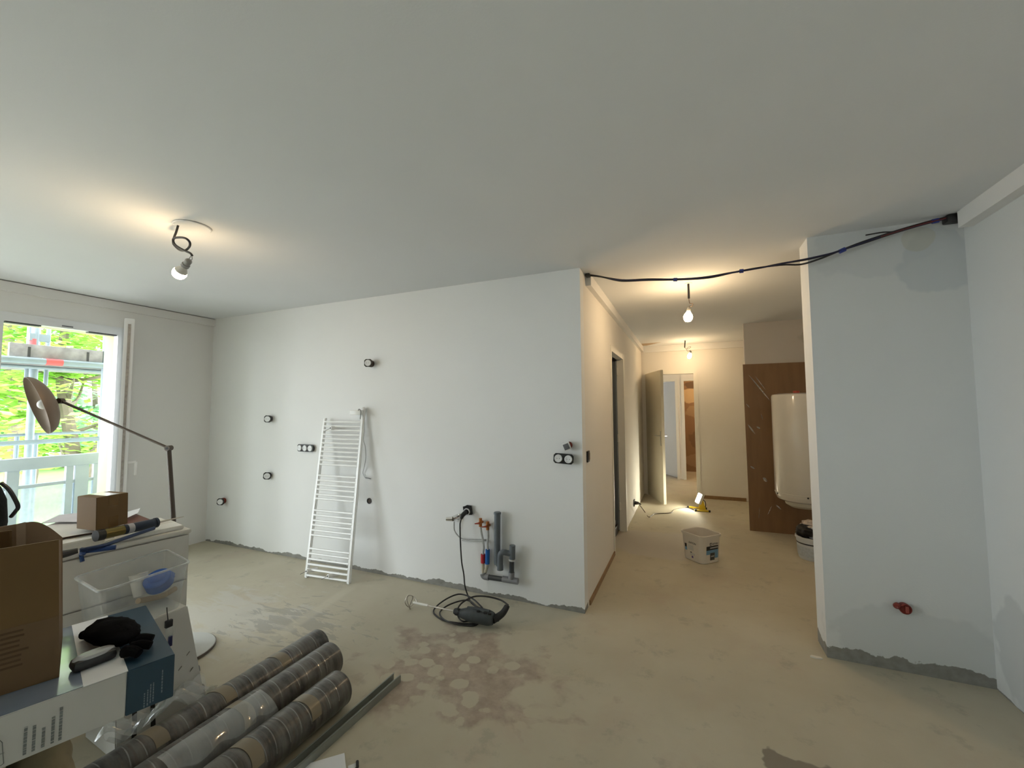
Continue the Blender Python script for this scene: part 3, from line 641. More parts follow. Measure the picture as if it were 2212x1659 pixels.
MB().box(-.021, .019, -.016, -.0122, -.021, .021, .001, M2).build('rocker', mat('grey_rocker', (.13, .13, .14), .5), t)
MB().lathe([(0, .0), (.026, 0), (.026, .034), (0, .036)], M @ Matrix.Translation((.012, .014, .004)) @ Matrix.Rotation(-PI / 2, 4, 'X'), 18).build('back_cup', M_CUPRED, t)
c = onX(1269, 986, XH)
t = thing('switch_cutout', 'black open switch box at the front edge of the left corridor wall', 'switch box', c)
MB().box(XH - .0, XH + .012, c.y - .035, c.y + .035, c.z - .042, c.z + .042, .004).build('box_rim', M_BLACK, t)
MB().box(XH + .0125, XH + .016, c.y - .022, c.y + .024, c.z - .026, c.z + .026, .002).build('box_insert', mat('dusty_insert', (.16, .13, .10), .8), t)
c = onY(798, 1082, YB)
t = thing('cable_outlet', 'round black cable outlet in the wall right of the towel radiator', 'outlet', c)
Mh = Matrix.Translation(c) @ Matrix.Rotation(PI / 2, 4, 'X')
MB().lathe([(.018, .001), (.021, .006), (.026, .006), (.026, 0)], Mh, 24).build('outlet_ring', M_BLACK, t)
MB().lathe([(0, .0015), (.018, .0015)], Mh, 24).build('outlet_core', mat('outlet_core_brown', (.06, .04, .03), .7), t)
# plugged-in socket above the drill
c = onY(1010, 1103, YB - .03); s0 = c.copy()
t = thing('power_socket', 'black wall socket with a plug in it above the power drill', 'socket', c)
M = Matrix.Translation(c) @ Matrix.Rotation(.2, 4, 'Z') @ Matrix.Rotation(-.12, 4, 'Y')
MB().prism([(-.036, 0, -.03), (.03, 0, -.036), (.038, 0, -.03), (.036, 0, .036), (.0, 0, .044), (-.02, 0, .036), (-.036, 0, .034)], (0, .007, 0), M).build('mounting_frame', M_BLACK, t)
MB().lathe([(0, -.007), (.03, -.007), (.032, -.028), (0, -.028)], M @ Matrix.Rotation(PI / 2, 4, 'X'), 20).build('back_cup', M_BLACK, t)
MB().lathe([(.02, .004), (.021, .011), (.027, .011), (.028, 0)], M @ Matrix.Translation((-.008, 0, -.008)) @ Matrix.Rotation(PI / 2, 4, 'X'), 24).build('white_ring', M_DISC, t)
# red cup on the pier
c = onY(1951, 1311, YC)
t = thing('red_outlet_cup', 'dark red outlet cup sticking out low on the right wall stub', 'outlet', c)
MB().lathe([(0, .0), (.026, 0), (.028, .03), (.024, .036), (.018, .03), (0, .028)], Matrix.Translation(c) @ Matrix.Rotation(PI / 2, 4, 'X'), 20).build('cup', M_CUPRED, t)
MB().lathe([(0, .0), (.014, 0), (.016, .02), (.010, .028), (0, .022)], Matrix.Translation(c + Vector((-.03, -.015, .012))) @ Matrix.Rotation(PI / 2, 4, 'X') @ Matrix.Rotation(-.5, 4, 'Y'), 14).build('nozzle', M_CUPRED, t)
MB().box(c.x - .004, c.x + .01, c.y - .04, c.y - .034, c.z - .016, c.z + .018).build('lug', mat('red_lug', (.35, .08, .06), .5), t)

# ------------------------------------------------------------------ towel radiator leaning on the back wall
M_RAD = mat('radiator_enamel', (.86, .86, .84), .3, var=.02, coat=.2)
A0 = Vector((-3.085, 2.665, 0)); B0 = Vector((-2.645, 2.705, 0)); A1 = Vector((-3.178, 2.915, 1.375)); B1 = Vector((-2.725, 2.925, 1.375))
ra = thing('towel_radiator', 'white ladder towel radiator leaning against the back wall', 'radiator', (A0 + B0) / 2)
def rail(p, q, nm):
    d = (q - p).normalized(); x = (B0 - A0).normalized(); x = (x - d * x.dot(d)).normalized(); y = d.cross(x)
    lo = [p + x * a + y * b for a, b in ((-.016, -.014), (.016, -.014), (.016, .014), (-.016, .014))]
    MB().hexa(lo, [v + (q - p) for v in lo], .006).build(nm, M_RAD, ra)
rail(A0, A1, 'rail'); rail(B0, B1, 'rail')
ys = [205, 245, 282, 322, 360, 400, 438, 477, 517, 553, 592, 690, 733, 772, 810, 855, 890, 990, 1030, 1075, 1113, 1155, 1195, 1305, 1345, 1388, 1430, 1472, 1518]
for y in ys:
    u = 1 - (y - 168) / (1540 - 168.)
    a, b = A0.lerp(A1, u), B0.lerp(B1, u); d = (b - a).normalized(); o = Vector((0, -.018, .004))
    MB().tube([a + d * .008 + o * .4, b - d * .008 + o * .4], .0095, 10, False).build('rung', M_RAD, ra)
for u, v in ((.93, .30), (.045, .10), (.035, .62)):
    c = (A0.lerp(A1, u)).lerp(B0.lerp(B1, u), v); n_ = Vector((-.25, -.95, .12)).normalized()
    k = MB().cyl(c + n_ * -.05, c + n_ * .045, .0165, seg=16).build('wall_bracket', M_RAD, ra)
    MB().cyl(c + n_ * .0455, c + n_ * .047, .007, seg=10).build('bracket_screw', M_BLACK, k)
    MB().cyl(c + n_ * .045, c + n_ * .06 + Vector((-.05, 0, -.03)), .002, seg=6).build('bracket_pin', mat('pin_metal', (.15, .15, .15), .4, .8), k)
c = onY(770, 891, 2.885)
MB().box(-.055, .055, -.025, .025, -.022, .022, .006, Matrix.Translation(c + Vector((.0, 0, 0))) @ Matrix.Rotation(.15, 4, 'Z')).build('thermostat', M_RAD, ra)
rd = (B1 - B0).normalized(); MB().cyl(B1 - rd * .01, B1 + rd * .085, .019, seg=16).sphere(B1 + rd * .085, .019).build('heating_element', M_RAD, ra)
MB().tube([c + Vector((.04, -.02, .02)), c + Vector((.06, -.03, .03)), c + Vector((.07, -.02, .01)), c + Vector((.065, -.02, -.06))], .004, 6).build('hook', mat('dark_hook', (.2, .2, .2), .4), ra)
MB().tube([onY(x, y, Y) for x, y, Y in ((783, 893, 2.87), (786, 905, 2.87), (787, 930, 2.86), (785, 950, 2.87), (789, 965, 2.9), (790, 990, 2.92), (786, 1012, 2.94), (784, 1022, 2.95), (789, 1032, 2.955), (796, 1033, 2.955))], .0035, 6).build('power_lead', mat('grey_lead', (.50, .50, .50), .5), ra)
MB().tube([onY(x, y, 2.955) for x, y in ((789, 1032), (796, 1033), (801, 1034.5))], .0035, 6).build('lead_end', mat('dark_lead_end', (.18, .18, .18), .5), ra)

# ------------------------------------------------------------------ plumbing on the back wall
M_GPVC = mat('grey_pvc', (.13, .15, .17), .4, var=.12, scale=6); M_DPVC = mat('dark_pvc', (.045, .05, .055), .3, var=.2)
M_DUST = mat('dusty_pvc', (.26, .26, .27), .6, var=.2)
wp = lambda x, y, o=.045: onY(x, y, YB - o)
t = thing('waste_pipe', 'tall grey plastic waste pipe with a U-bend on the back wall', 'pipe', wp(1080, 1230))
MB().tube([wp(1074.5, 1106), wp(1074, 1209), wp(1076, 1216), wp(1080, 1222), wp(1080.5, 1231)], .0245, 16).build('standpipe', M_GPVC, t)
MB().lathe([(.0245, 0), (.0285, .002), (.0285, .014), (.0245, .016)], Matrix.Translation(wp(1074.5, 1111)), 20).build('collar', M_GPVC, t)
MB().tube([wp(1080.5, 1229, .075), wp(1080.5, 1204, .085), wp(1082, 1196, .09), wp(1088, 1193, .085), wp(1096, 1194.5, .07), wp(1106, 1196.5, .06)], .021, 16).build('u_bend', M_GPVC, t)
MB().tube([wp(1107, 1178, .06), wp(1106.6, 1207, .06)], .0225, 16, False).build('tee', M_GPVC, t)
MB().tube([wp(1106, 1207.5, .06), wp(1105.8, 1211, .06)], .0245, 16, False).build('white_joint', mat('white_joint', (.6, .6, .58), .5), t)
MB().tube([wp(1105.8, 1211, .06), wp(1105, 1240, .055)], .0185, 16, False).build('dark_riser', M_DPVC, t)
MB().tube([wp(1105, 1236, .055), wp(1104.6, 1250, .055)], .0225, 16, False).build('collar', M_DUST, t)
MB().tube([wp(1043, 1239, .05), wp(1046, 1245, .05), wp(1056, 1247, .05)], .0225, 16).build('elbow', M_DUST, t)
MB().tube([wp(1053, 1246.5, .05), wp(1088, 1251.5, .05)], .019, 16, False).build('dark_run', M_DPVC, t)
MB().tube([wp(1086, 1250.5, .05), wp(1119, 1256, .05)], .0225, 16, False).build('tee', M_DUST, t)
M_COPPER = mat('orange_brass', (.45, .16, .04), .4, .5, var=.2); M_HOSE = mat('braided_hose', (.48, .48, .47), .4, .3, var=.3, scale=80)
M_RED = mat('red_sleeve', (.50, .02, .03), .5); M_BLUE = mat('blue_sleeve', (.01, .12, .42), .5); M_BEIGE = mat('beige_pipe', (.52, .47, .36), .6)
def supply(tap, hose, sleeve, tail, m, label):
    t = thing('water_supply', label, 'water pipe', wp(*tail[-1], .03), 'water supplies on the back wall')
    c = wp(*tap, .035)
    MB().cyl(c + Vector((0, 0, .034)), c + Vector((0, 0, -.03)), .0125, seg=12).cyl(c + Vector((0, .03, 0)), c + Vector((0, -.02, 0)), .011, seg=12).build('tap_body', M_COPPER, t)
    MB().cyl(c + Vector((0, -.02, 0)), c + Vector((-.028, -.045, 0)), .008, .004, 8).build('tap_lever', mat('tap_red', (.4, .06, .03), .4), t)
    MB().tube([wp(*p, .035) for p in hose], .0085, 8).build('hose', M_HOSE, t)
    MB().tube([wp(*p, .032) for p in sleeve], .0175, 12, False).build('coloured_sleeve', m, t)
    MB().tube([wp(*p, .03) for p in tail], .0125, 10).build('pipe_tail', M_BEIGE, t)
    return t
supply((1038, 1129), [(1038.5, 1136), (1039.5, 1148), (1043, 1165), (1045, 1180), (1043.5, 1197)], [(1043.3, 1197), (1043.3, 1216)], [(1043.3, 1216), (1043.5, 1228), (1044, 1238)], M_RED, 'orange tap with braided hose and red pipe sleeve')
supply((1053.5, 1136), [(1054, 1143), (1054.5, 1160), (1053, 1175), (1054, 1187)], [(1053.4, 1187), (1052.6, 1218)], [(1052.6, 1218), (1051, 1226), (1048, 1237)], M_BLUE, 'orange tap with hose and blue pipe sleeve')
t = thing('chrome_valve', 'small chrome valve with a thin hose left of the plugged socket', 'valve', wp(978, 1122))
M_CHROME = mat('chrome', (.75, .75, .74), .15, 1.0, var=.05)
c = wp(978, 1121, .05)
MB().cyl(c + Vector((.025, .048, .012)), c + Vector((.0, .0, 0)), .021, seg=14).build('valve_body', M_CHROME, t)
MB().cyl(c, c + Vector((-.05, -.015, -.002)), .019, .016, 14).build('valve_knob', M_CHROME, t)
MB().cyl(c + Vector((.025, .04, .015)), c + Vector((.04, .046, .03)), .012, seg=10).build('wall_flange', M_CHROME, t)
MB().tube([wp(981, 1127), wp(981, 1136), wp(982, 1146, .03), wp(989, 1157, .025), wp(1000, 1164, .02), wp(1020, 1165, .02), wp(1050, 1166, .02)], .005, 8).build('thin_hose', M_HOSE, t)
MB().tube([wp(998, 1167, .015), wp(1020, 1168.5, .015), wp(1050, 1167.5, .018)], .0045, 8).build('thin_hose', M_HOSE, t)

# ------------------------------------------------------------------ power drill with a mixing whisk
M_DRILL = mat('drill_grey', (.055, .065, .07), .55, var=.5, scale=25); M_DRILLD = mat('drill_black', (.018, .018, .02), .55, var=.4, scale=20)
cp = lambda x, y, z: onZ(860 + x / 5.72, 1080 + y / 5.72, z)
t = thing('power_drill', 'dusty dark grey power drill with mixing whisk lying on the floor', 'drill', cp(950, 1480, 0))
a = cp(700, 1372, .075); b = cp(780, 1395, .075)
MB().tube([a, a.lerp(b, .3), a.lerp(b, .7), b], lambda u: (.019, .024, .024, .021)[min(3, int(u * 3.99))], 14).build('chuck', M_DRILLD, t)
b0 = cp(760, 1395, .07); b1_ = cp(900, 1415, .07); b2 = cp(1040, 1440, .068); b3 = cp(1180, 1470, .062)
MB().tube([b0, b0.lerp(b1_, .4), b1_, b2, b2.lerp(b3, .7), b3], lambda u: .024 + .024 * min(1, u * 2.2) - .012 * max(0, u - .75) * 4, 14).build('motor_housing', M_DRILL, t)
MB().tube([cp(860, 1340, .105), cp(990, 1355, .112), cp(1130, 1385, .108)], .014, 10).build('top_shell', M_DRILL, t)
for x, y in ((1000, 1365), (1085, 1385), (1140, 1398), (1100, 1480)):
    q = cp(x, y, .112 if y < 1450 else .06); MB().box(q.x - .010, q.x + .010, q.y - .018, q.y - .006, q.z - .006, q.z + .006, .002).build('vent', M_BLACK, t)
MB().tube([cp(1170, 1480, .055), cp(1240, 1440, .065), cp(1300, 1390, .085), cp(1345, 1315, .11)], lambda u: .026 - .007 * u, 12).build('handle', M_DRILLD, t)
MB().tube([cp(1195, 1480, .04), cp(1240, 1470, .04)], .016, 10).build('trigger', M_BLACK, t)
MB().tube([cp(1340, 1330, .11), cp(1365, 1305, .12)], .011, 8).build('cord_guard', M_BLACK, t)
MB().tube([cp(695, 1372, .075), cp(560, 1345, .066), cp(420, 1315, .058), cp(170, 1262, .05)], .0055, 8).build('whisk_rod', mat('rod_steel', (.40, .36, .30), .4, .7, var=.3), t)
MB().tube([cp(370, 1304, .056), cp(300, 1290, .054), cp(190, 1266, .051)], .0085, 8).build('dried_paint', mat('dried_paint', (.80, .78, .72), .6), t)
w0 = cp(150, 1258, .05); WM = mat('whisk_wire', (.42, .38, .32), .35, .7)
rx = Vector((.35, .0, 0)).normalized()
ring = [w0 + Vector((.012 * math.sin(2 * a_), .045 * math.cos(a_) * .5 - .005, .048 * math.sin(a_))) for a_ in [2 * PI * k / 12 for k in range(13)]]
MB().tube(ring, .0032, 6).build('whisk_ring', WM, t)
MB().tube([w0 + Vector((.06, -.0, .004)), w0 + Vector((.02, .02, .03)), w0 + Vector((-.02, .0, .042)), w0 + Vector((-.03, -.02, .0)), w0 + Vector((-.01, .0, -.04)), w0 + Vector((.03, .01, -.01))], .003, 6).build('whisk_loop', WM, t)
# its cord: from the plug to the floor, two coils, back to the handle
cz = .006
path = [s0 + Vector((-.022, -.055, -.045)), s0 + Vector((-.030, -.060, -.075)), onY(860 + 765 / 5.72, 1080 + 320 / 5.72, 2.885), onY(860 + 770 / 5.72, 1080 + 520 / 5.72, 2.87), onY(860 + 785 / 5.72, 1080 + 760 / 5.72, 2.86), onY(860 + 812 / 5.72, 1080 + 920 / 5.72, 2.86), onY(860 + 825 / 5.72, 1080 + 1060 / 5.72, 2.84), cp(862, 1180, .03), cp(905, 1270, cz), cp(990, 1330, cz), cp(1040, 1335, cz), cp(1000, 1290, cz + .01), cp(930, 1225, .025), cp(840, 1178, .03), cp(740, 1165, .03), cp(620, 1210, .03), cp(500, 1290, .02), cp(438, 1370, cz), cp(470, 1430, cz), cp(570, 1490, cz), cp(720, 1518, cz), cp(880, 1530, cz), cp(1000, 1520, cz), cp(1040, 1420, cz), cp(960, 1310, .014), cp(880, 1246, .02), cp(780, 1245, .024), cp(630, 1295, .02), cp(535, 1360, .012), cp(515, 1415, .016), cp(570, 1480, .016), cp(680, 1525, .016), cp(820, 1550, cz), cp(950, 1550, cz), cp(1000, 1500, cz), cp(900, 1490, cz), cp(800, 1500, cz + .01), cp(742, 1440, .015), cp(738, 1350, .10), cp(775, 1285, .13), cp(860, 1225, .15), cp(960, 1190, .155), cp(1110, 1195, .15), cp(1270, 1238, .14), cp(1360, 1298, .125)]
MB().tube(path, .0055, 7, n=5).build('power_cord', M_DARKCABLE, t)
q = s0 + Vector((-.012, -.03, -.016)); MB().tube([q + Vector((.004, .02, .008)), q, q + Vector((-.008, -.02, -.015)), q + Vector((-.010, -.025, -.03))], lambda u: .018 - .006 * abs(u - .4), 12).build('plug', M_BLACK, t)
MB().sphere(s0 + Vector((-.026, -.05, -.045)), .014).build('plug_grip', M_BLACK, t)

# ------------------------------------------------------------------ corridor: bucket, pails, board, water heater
M_BUCKET = mat('bucket_plastic', (.80, .76, .70), .45, var=.05, scale=6)
def rsq(h, r, n=6):
    P = []
    for cx, cy, a0 in ((h - r, h - r, 0), (-h + r, h - r, PI / 2), (-h + r, -h + r, PI), (h - r, -h + r, 1.5 * PI)):
        for k in range(n + 1): a = a0 + PI / 2 * k / n; P.append((cx + r * math.cos(a), cy + r * math.sin(a)))
    return P
BC = Vector((.085, 4.435, 0)); BR = math.radians(47)
bu = thing('paint_bucket', 'white square plastic bucket with blue and black label on the corridor floor', 'bucket', BC)
Mb = Matrix.Translation(BC) @ Matrix.Rotation(BR, 4, 'Z')
t_ = bmesh.new(); rings = []
for h, z, r in ((.112, .0, .045), (.118, .006, .05), (.132, .235, .055), (.140, .238, .058), (.140, .258, .058), (.134, .26, .056), (.129, .255, .054), (.113, .012, .045)):
    rings.append([t_.verts.new((x, y, z)) for x, y in rsq(h, r)])
for a, b in zip(rings, rings[1:]):
    n = len(a)
    for k in range(n): t_.faces.new((a[k], a[(k + 1) % n], b[(k + 1) % n], b[k]))
t_.faces.new(rings[0][::-1]); t_.faces.new(rings[-1]); bmesh.ops.recalc_face_normals(t_, faces=t_.faces[:])
mb = MB(); mb.add(t_, Mb); mb.build('bucket_body', M_BUCKET, bu)
M_LBLACK = mat('label_black', (.015, .016, .02), .5); M_LBLUE = mat('label_blue', (.16, .34, .55), .5); M_LGREY = mat('label_grey', (.45, .45, .47), .5)
M_LWHITE = mat('label_white', (.85, .85, .85), .5); M_LPURP = mat('label_purple', (.12, .08, .28), .5)
def face(side):   # local frame of a side face: x along the face, y up, z outwards; tapered wall followed by a tilt
    ang = {'R': -PI / 2, 'L': PI}[side]
    R_ = Matrix.Rotation(ang, 4, 'Z')        # outward = local +x rotated
    B = Matrix(((0, 0, 1, 0), (1, 0, 0, 0), (0, 1, 0, 0), (0, 0, 0, 1)))
    return Mb @ R_ @ Matrix.Translation((.1185, 0, 0)) @ Matrix.Rotation(.060, 4, 'Y') @ B
def patch(side, x0, x1, y0, y1, m, nm='label_patch', lift=.001, par=None):
    return MB().box(x0, x1, y0, y1, -.002, lift, 0, face(side)).build(nm, m, par or bu)
# camera-right face ('R'): band, logo word, grey box ; camera-left face ('L')
patch('R', -.075, .075, .125, .162, M_LBLACK); patch('R', -.03, .075, .138, .150, M_LGREY, lift=.0018)
patch('R', -.075, .075, .085, .125, M_LBLUE); patch('R', .035, .075, .045, .085, M_LBLUE)
patch('R', -.025, .030, .03, .098, mat('label_charcoal', (.06, .065, .065), .5), lift=.0018)
patch('R', -.018, .022, .06, .072, M_LGREY, lift=.0024)
patch('R', -.032, -.010, .168, .190, M_LBLACK); patch('R', -.027, -.015, .173, .185, M_BUCKET, lift=.0018)
text_mesh('label_lettering', 'AXTON', .021, face('R') @ Matrix.Translation((-.004, .171, .0012)), M_LBLACK, bu)
text_mesh('label_lettering', 'AXTON', .024, face('L') @ Matrix.Translation((-.03, .163, .0012)), M_LBLACK, bu)
patch('L', -.079, -.058, .118, .150, M_LBLACK); patch('L', -.079, -.056, .088, .118, M_LBLUE)
patch('L', -.04, .02, .10, .145, mat('label_faint', (.66, .66, .65), .5))
patch('L', -.018, .0, .078, .084, M_LBLACK, lift=.0018); patch('L', -.02, .03, .055, .075, MATS['label_faint']); patch('L', -.005, .012, .03, .048, M_LPURP)

PC = Vector((1.075, 4.86, 0))
pa = thing('plaster_pail', 'grey-white round pail with a black bag on top half hidden by the wall', 'pail', PC)
Mp = Matrix.Translation(PC)
MB().lathe([(0, 0), (.112, 0), (.116, .006), (.132, .19), (.139, .192), (.139, .21), (.134, .212), (.13, .2), (.0, .19)], Mp, 32).build('pail_body', mat('pail_plastic', (.62, .65, .68), .45, var=.08), pa)
MB().lathe([(.1285, .145), (.1295, .145), (.1305, .157), (.1295, .157)], Mp, 32).build('pail_stripe', M_LBLACK, pa)
MB().lathe([(.1185, .03), (.1215, .03), (.1285, .12), (.1265, .12)], Mp, 32).build('pail_label', mat('pail_label', (.50, .55, .60), .6, var=.3, scale=60), pa)
MB().lathe([(.0, .19), (.098, .2), (.108, .29), (.115, .295), (.115, .31), (.108, .312), (.10, .3), (0, .28)], Mp @ Matrix.Rotation(.12, 4, 'Y') @ Matrix.Translation((.02, 0, 0)), 28).build('upper_pail', mat('pail_plastic_2', (.60, .62, .65), .45), pa)
def crumple(name, c, r, sc, m, parent, amp=.25, seed=1, u=28, v=18):
    t = bmesh.new(); bmesh.ops.create_uvsphere(t, u_segments=u, v_segments=v, radius=r); rnd = random.Random(seed)
    ph = [(Vector((rnd.uniform(-1, 1), rnd.uniform(-1, 1), rnd.uniform(-1, 1))).normalized() * rnd.uniform(3, 9), rnd.uniform(0, 6)) for _ in range(9)]
    for w in t.verts:
        d = w.co.normalized(); k = sum(abs(math.sin(d.dot(a) + b)) for a, b in ph) / 9 - .6
        w.co = Vector((w.co.x * sc[0], w.co.y * sc[1], w.co.z * sc[2])) * (1 + amp * k * 2)
    return MB().add(t, Matrix.Translation(Vector(c))).build(name, m, parent, sharp=60)
crumple('black_bag', PC + Vector((-.06, -.03, .262)), .07, (1.1, 1.1, .9), M_BLACK, pa, .4, 5)
crumple('rubble', PC + Vector((.0, .0, .315)), .075, (1.1, 1.1, .55), mat('rubble_plaster', (.55, .48, .43), .9, var=.5, scale=30, bump=.5), pa, .5, 8)

tb = Vector((-.805, 4.83, 0))
tbx = thing('tool_crate', 'small black crate with a brown box on it inside the side room opening', 'crate', (tb.x - .12, tb.y, 0))
MB().box(tb.x - .26, tb.x + .02, tb.y - .1, tb.y + .16, 0, .10, .006).build('crate_body', M_BLACK, tbx)
MB().box(tb.x - .22, tb.x - .0, tb.y - .06, tb.y + .12, .1005, .15, .004).build('grey_lid', M_LGREY, tbx)
MB().box(tb.x - .20, tb.x - .01, tb.y - .04, tb.y + .1, .1505, .27, .003).build('brown_box', mat('brown_board_box', (.20, .12, .06), .8), tbx)
# brown laminate board wrapped in film, leaning on the partition
M_BOARD = mat('brown_laminate', (.24, .135, .065), .35, var=.22, scale=3.0, coat=.5, stretch=(6, 6, .7))
bo = thing('brown_board', 'tall brown wood-effect board in plastic film behind the water heater', 'board', (1.0, 5.68, 0))
lo4 = [Vector((.642, 5.655, 0)), Vector((1.42, 5.675, 0)), Vector((1.42, 5.703, 0)), Vector((.642, 5.683, 0))]
hi4 = [Vector((.645, 5.778, 1.985)), Vector((1.42, 5.785, 1.985)), Vector((1.42, 5.807, 1.985)), Vector((.645, 5.806, 1.985))]
MB().hexa(lo4, hi4).build('board_panel', M_BOARD, bo)
rnd = random.Random(3)
def on_board(u, z, o=.0015):
    a = lo4[0].lerp(lo4[1], u); b = hi4[0].lerp(hi4[1], u); p = a.lerp(b, z / 1.985); return p + Vector((0, -o, 0))
M_SHEEN = film_mat('film_crease', (1, 1, 1), .42, .35, .12)
for k, (u0, z0, u1, z1, w) in enumerate(((.07, 1.86, .36, 1.52, .012), (.16, 1.84, .3, 1.66, .008), (.03, 1.25, .13, 1.13, .014), (.02, 1.50, .07, 1.45, .008), (.20, .62, .26, .58, .025), (.12, .14, .14, .28, .015), (.24, .20, .30, .30, .03), (.35, .32, .42, .27, .012), (.15, 1.22, .2, 1.2, .012), (.22, 1.38, .24, 1.30, .008), (.04, .75, .1, .72, .012))):
    def fn(i, j, u0=u0, z0=z0, u1=u1, z1=z1, w=w * 1.5):
        s = math.sin(PI * i) * w * (1 if j > .5 else -1) * .5
        return on_board(u0 + (u1 - u0) * i + s * .4, z0 + (z1 - z0) * i + s, .003 + .006 * math.sin(PI * i) * (1 - abs(2 * j - 1)))
    MB().grid(fn, 14, 4).build('film_crease', M_SHEEN, bo)

# wall-hung water heater
HC = Vector((1.125, 5.375, 0)); HRr = .258
M_ENAMEL = mat('heater_enamel', (.74, .73, .70), .22, var=.02, coat=.6)
wh = thing('water_heater', 'white upright electric water heater in front of the brown board', 'water heater', (HC.x, HC.y, .36))
z0, z1 = .475, 1.60
MB().lathe([(0, z0 - .03), (HRr - .055, z0 - .03), (HRr - .02, z0 - .01), (HRr, z0 + .04), (HRr, z1 - .03), (HRr - .008, z1 - .008), (HRr - .05, z1 + .004), (0, z1 + .012)], Matrix.Translation(HC), 64).build('tank', M_ENAMEL, wh)
MB().lathe([(0, z0 - .10), (HRr - .14, z0 - .098), (HRr - .095, z0 - .07), (HRr - .085, z0 - .029), (0, z0 - .028)], Matrix.Translation(HC), 48).build('bottom_cover', mat('heater_cover', (.74, .72, .64), .35), wh)
MB().lathe([(HRr, z0 + .052), (HRr + .0012, z0 + .054), (HRr + .0012, z0 + .06), (HRr, z0 + .062)], Matrix.Translation(HC), 64).build('seam_ring', mat('heater_seam', (.60, .59, .55), .3), wh)
MB().box(HC.x - .17, HC.x - .12, HC.y + .2, HC.y + .285, 1.35, 1.40).box(HC.x + .12, HC.x + .17, HC.y + .2, HC.y + .285, 1.35, 1.40).build('wall_bracket', M_STEEL, wh)
a_ = -2.85; q = HC + Vector((math.cos(a_) * HRr, math.sin(a_) * HRr, z0 + .045)); MB().sphere(q, .008).build('plug_screw', M_BLACK, wh)
a_ = -1.62; q = HC + Vector((math.cos(a_) * HRr, math.sin(a_) * HRr, z0 + .045)); MB().sphere(q, .009).build('indicator', M_BLACK, wh)
MB().cyl(HC + Vector((-.04, -.1, z1 + .004)), HC + Vector((-.04, -.1, z1 + .03)), .03, seg=14).build('red_cap', mat('red_cap', (.45, .08, .05), .5), wh)

# plaster flake by the pier
fk = onZ(1763, 1421, 0)
tag(MB().prism([(fk.x - .03, fk.y - .004, 0), (fk.x + .0, fk.y - .014, 0), (fk.x + .03, fk.y - .006, 0), (fk.x + .024, fk.y + .006, 0), (fk.x - .02, fk.y + .010, 0)], (0, 0, .008)).build('plaster_flake', mat('plaster_flake', (.72, .68, .60), .9)),
    'small pale plaster flake on the floor by the right wall stub', 'debris')

# ------------------------------------------------------------------ rolls of floor covering and the metal profile
def roll_mat():
    m, nt, b = new_mat('wrapped_roll'); b.inputs['Roughness'].default_value = .45
    b.inputs['Coat Weight'].default_value = .55; b.inputs['Coat Roughness'].default_value = .18
    ge = nd(nt, 'ShaderNodeNewGeometry'); pos = ge.outputs['Position']
    mp = nd(nt, 'ShaderNodeMapping'); mp.inputs['Scale'].default_value = (1.2, 9, 1.2); nt.links.new(pos, mp.inputs[0])
    n1 = noise(nt, mp.outputs[0], 2.4, 3, .6); n2 = noise(nt, pos, 24, 5, .6); n3 = noise(nt, mp.outputs[0], 11, 2, .5)
    c = mixc(nt, ramp01(nt, n1, .38, .62), (.034, .031, .027), (.135, .126, .110))
    c = mixc(nt, math_n(nt, 'MULTIPLY', ramp01(nt, n3, .52, .66), .55), c, (.105, .075, .055))
    c = mixc(nt, math_n(nt, 'MULTIPLY', ramp01(nt, n2, .45, .7), .35), c, (.17, .165, .15))
    nt.links.new(c, b.inputs['Base Color'])
    mp2 = nd(nt, 'ShaderNodeMapping'); mp2.inputs['Scale'].default_value = (3, 26, 3); mp2.inputs['Rotation'].default_value = (.15, 0, .1); nt.links.new(pos, mp2.inputs[0])
    bp = nd(nt, 'ShaderNodeBump'); bp.inputs['Strength'].default_value = .35; bp.inputs['Distance'].default_value = .006
    nt.links.new(noise(nt, mp2.outputs[0], 2.0, 3, .6), bp.inputs['Height']); nt.links.new(bp.outputs[0], b.inputs['Coat Normal']); nt.links.new(bp.outputs[0], b.inputs['Normal'])
    return m
M_ROLL = roll_mat(); M_TAPE = mat('brown_tape', (.22, .175, .11), .35, var=.15, coat=.5)
M_CORE = mat('cardboard_core', (.35, .26, .16), .8)
M_RING = film_mat('film_wrap_line', (1, 1, 1), .12, .14, .15)
ROLLS = [(-2.035, 1.865, .080, 'leftmost dark wrapped roll lying beside the white box', (1.585, 1.30, 1.03)), (-1.845, 1.775, .086, 'middle dark wrapped roll with a loose film flap', (1.25, )), (-1.622, 1.615, .082, 'rightmost dark wrapped roll next to the metal profile', (1.40, 1.13))]
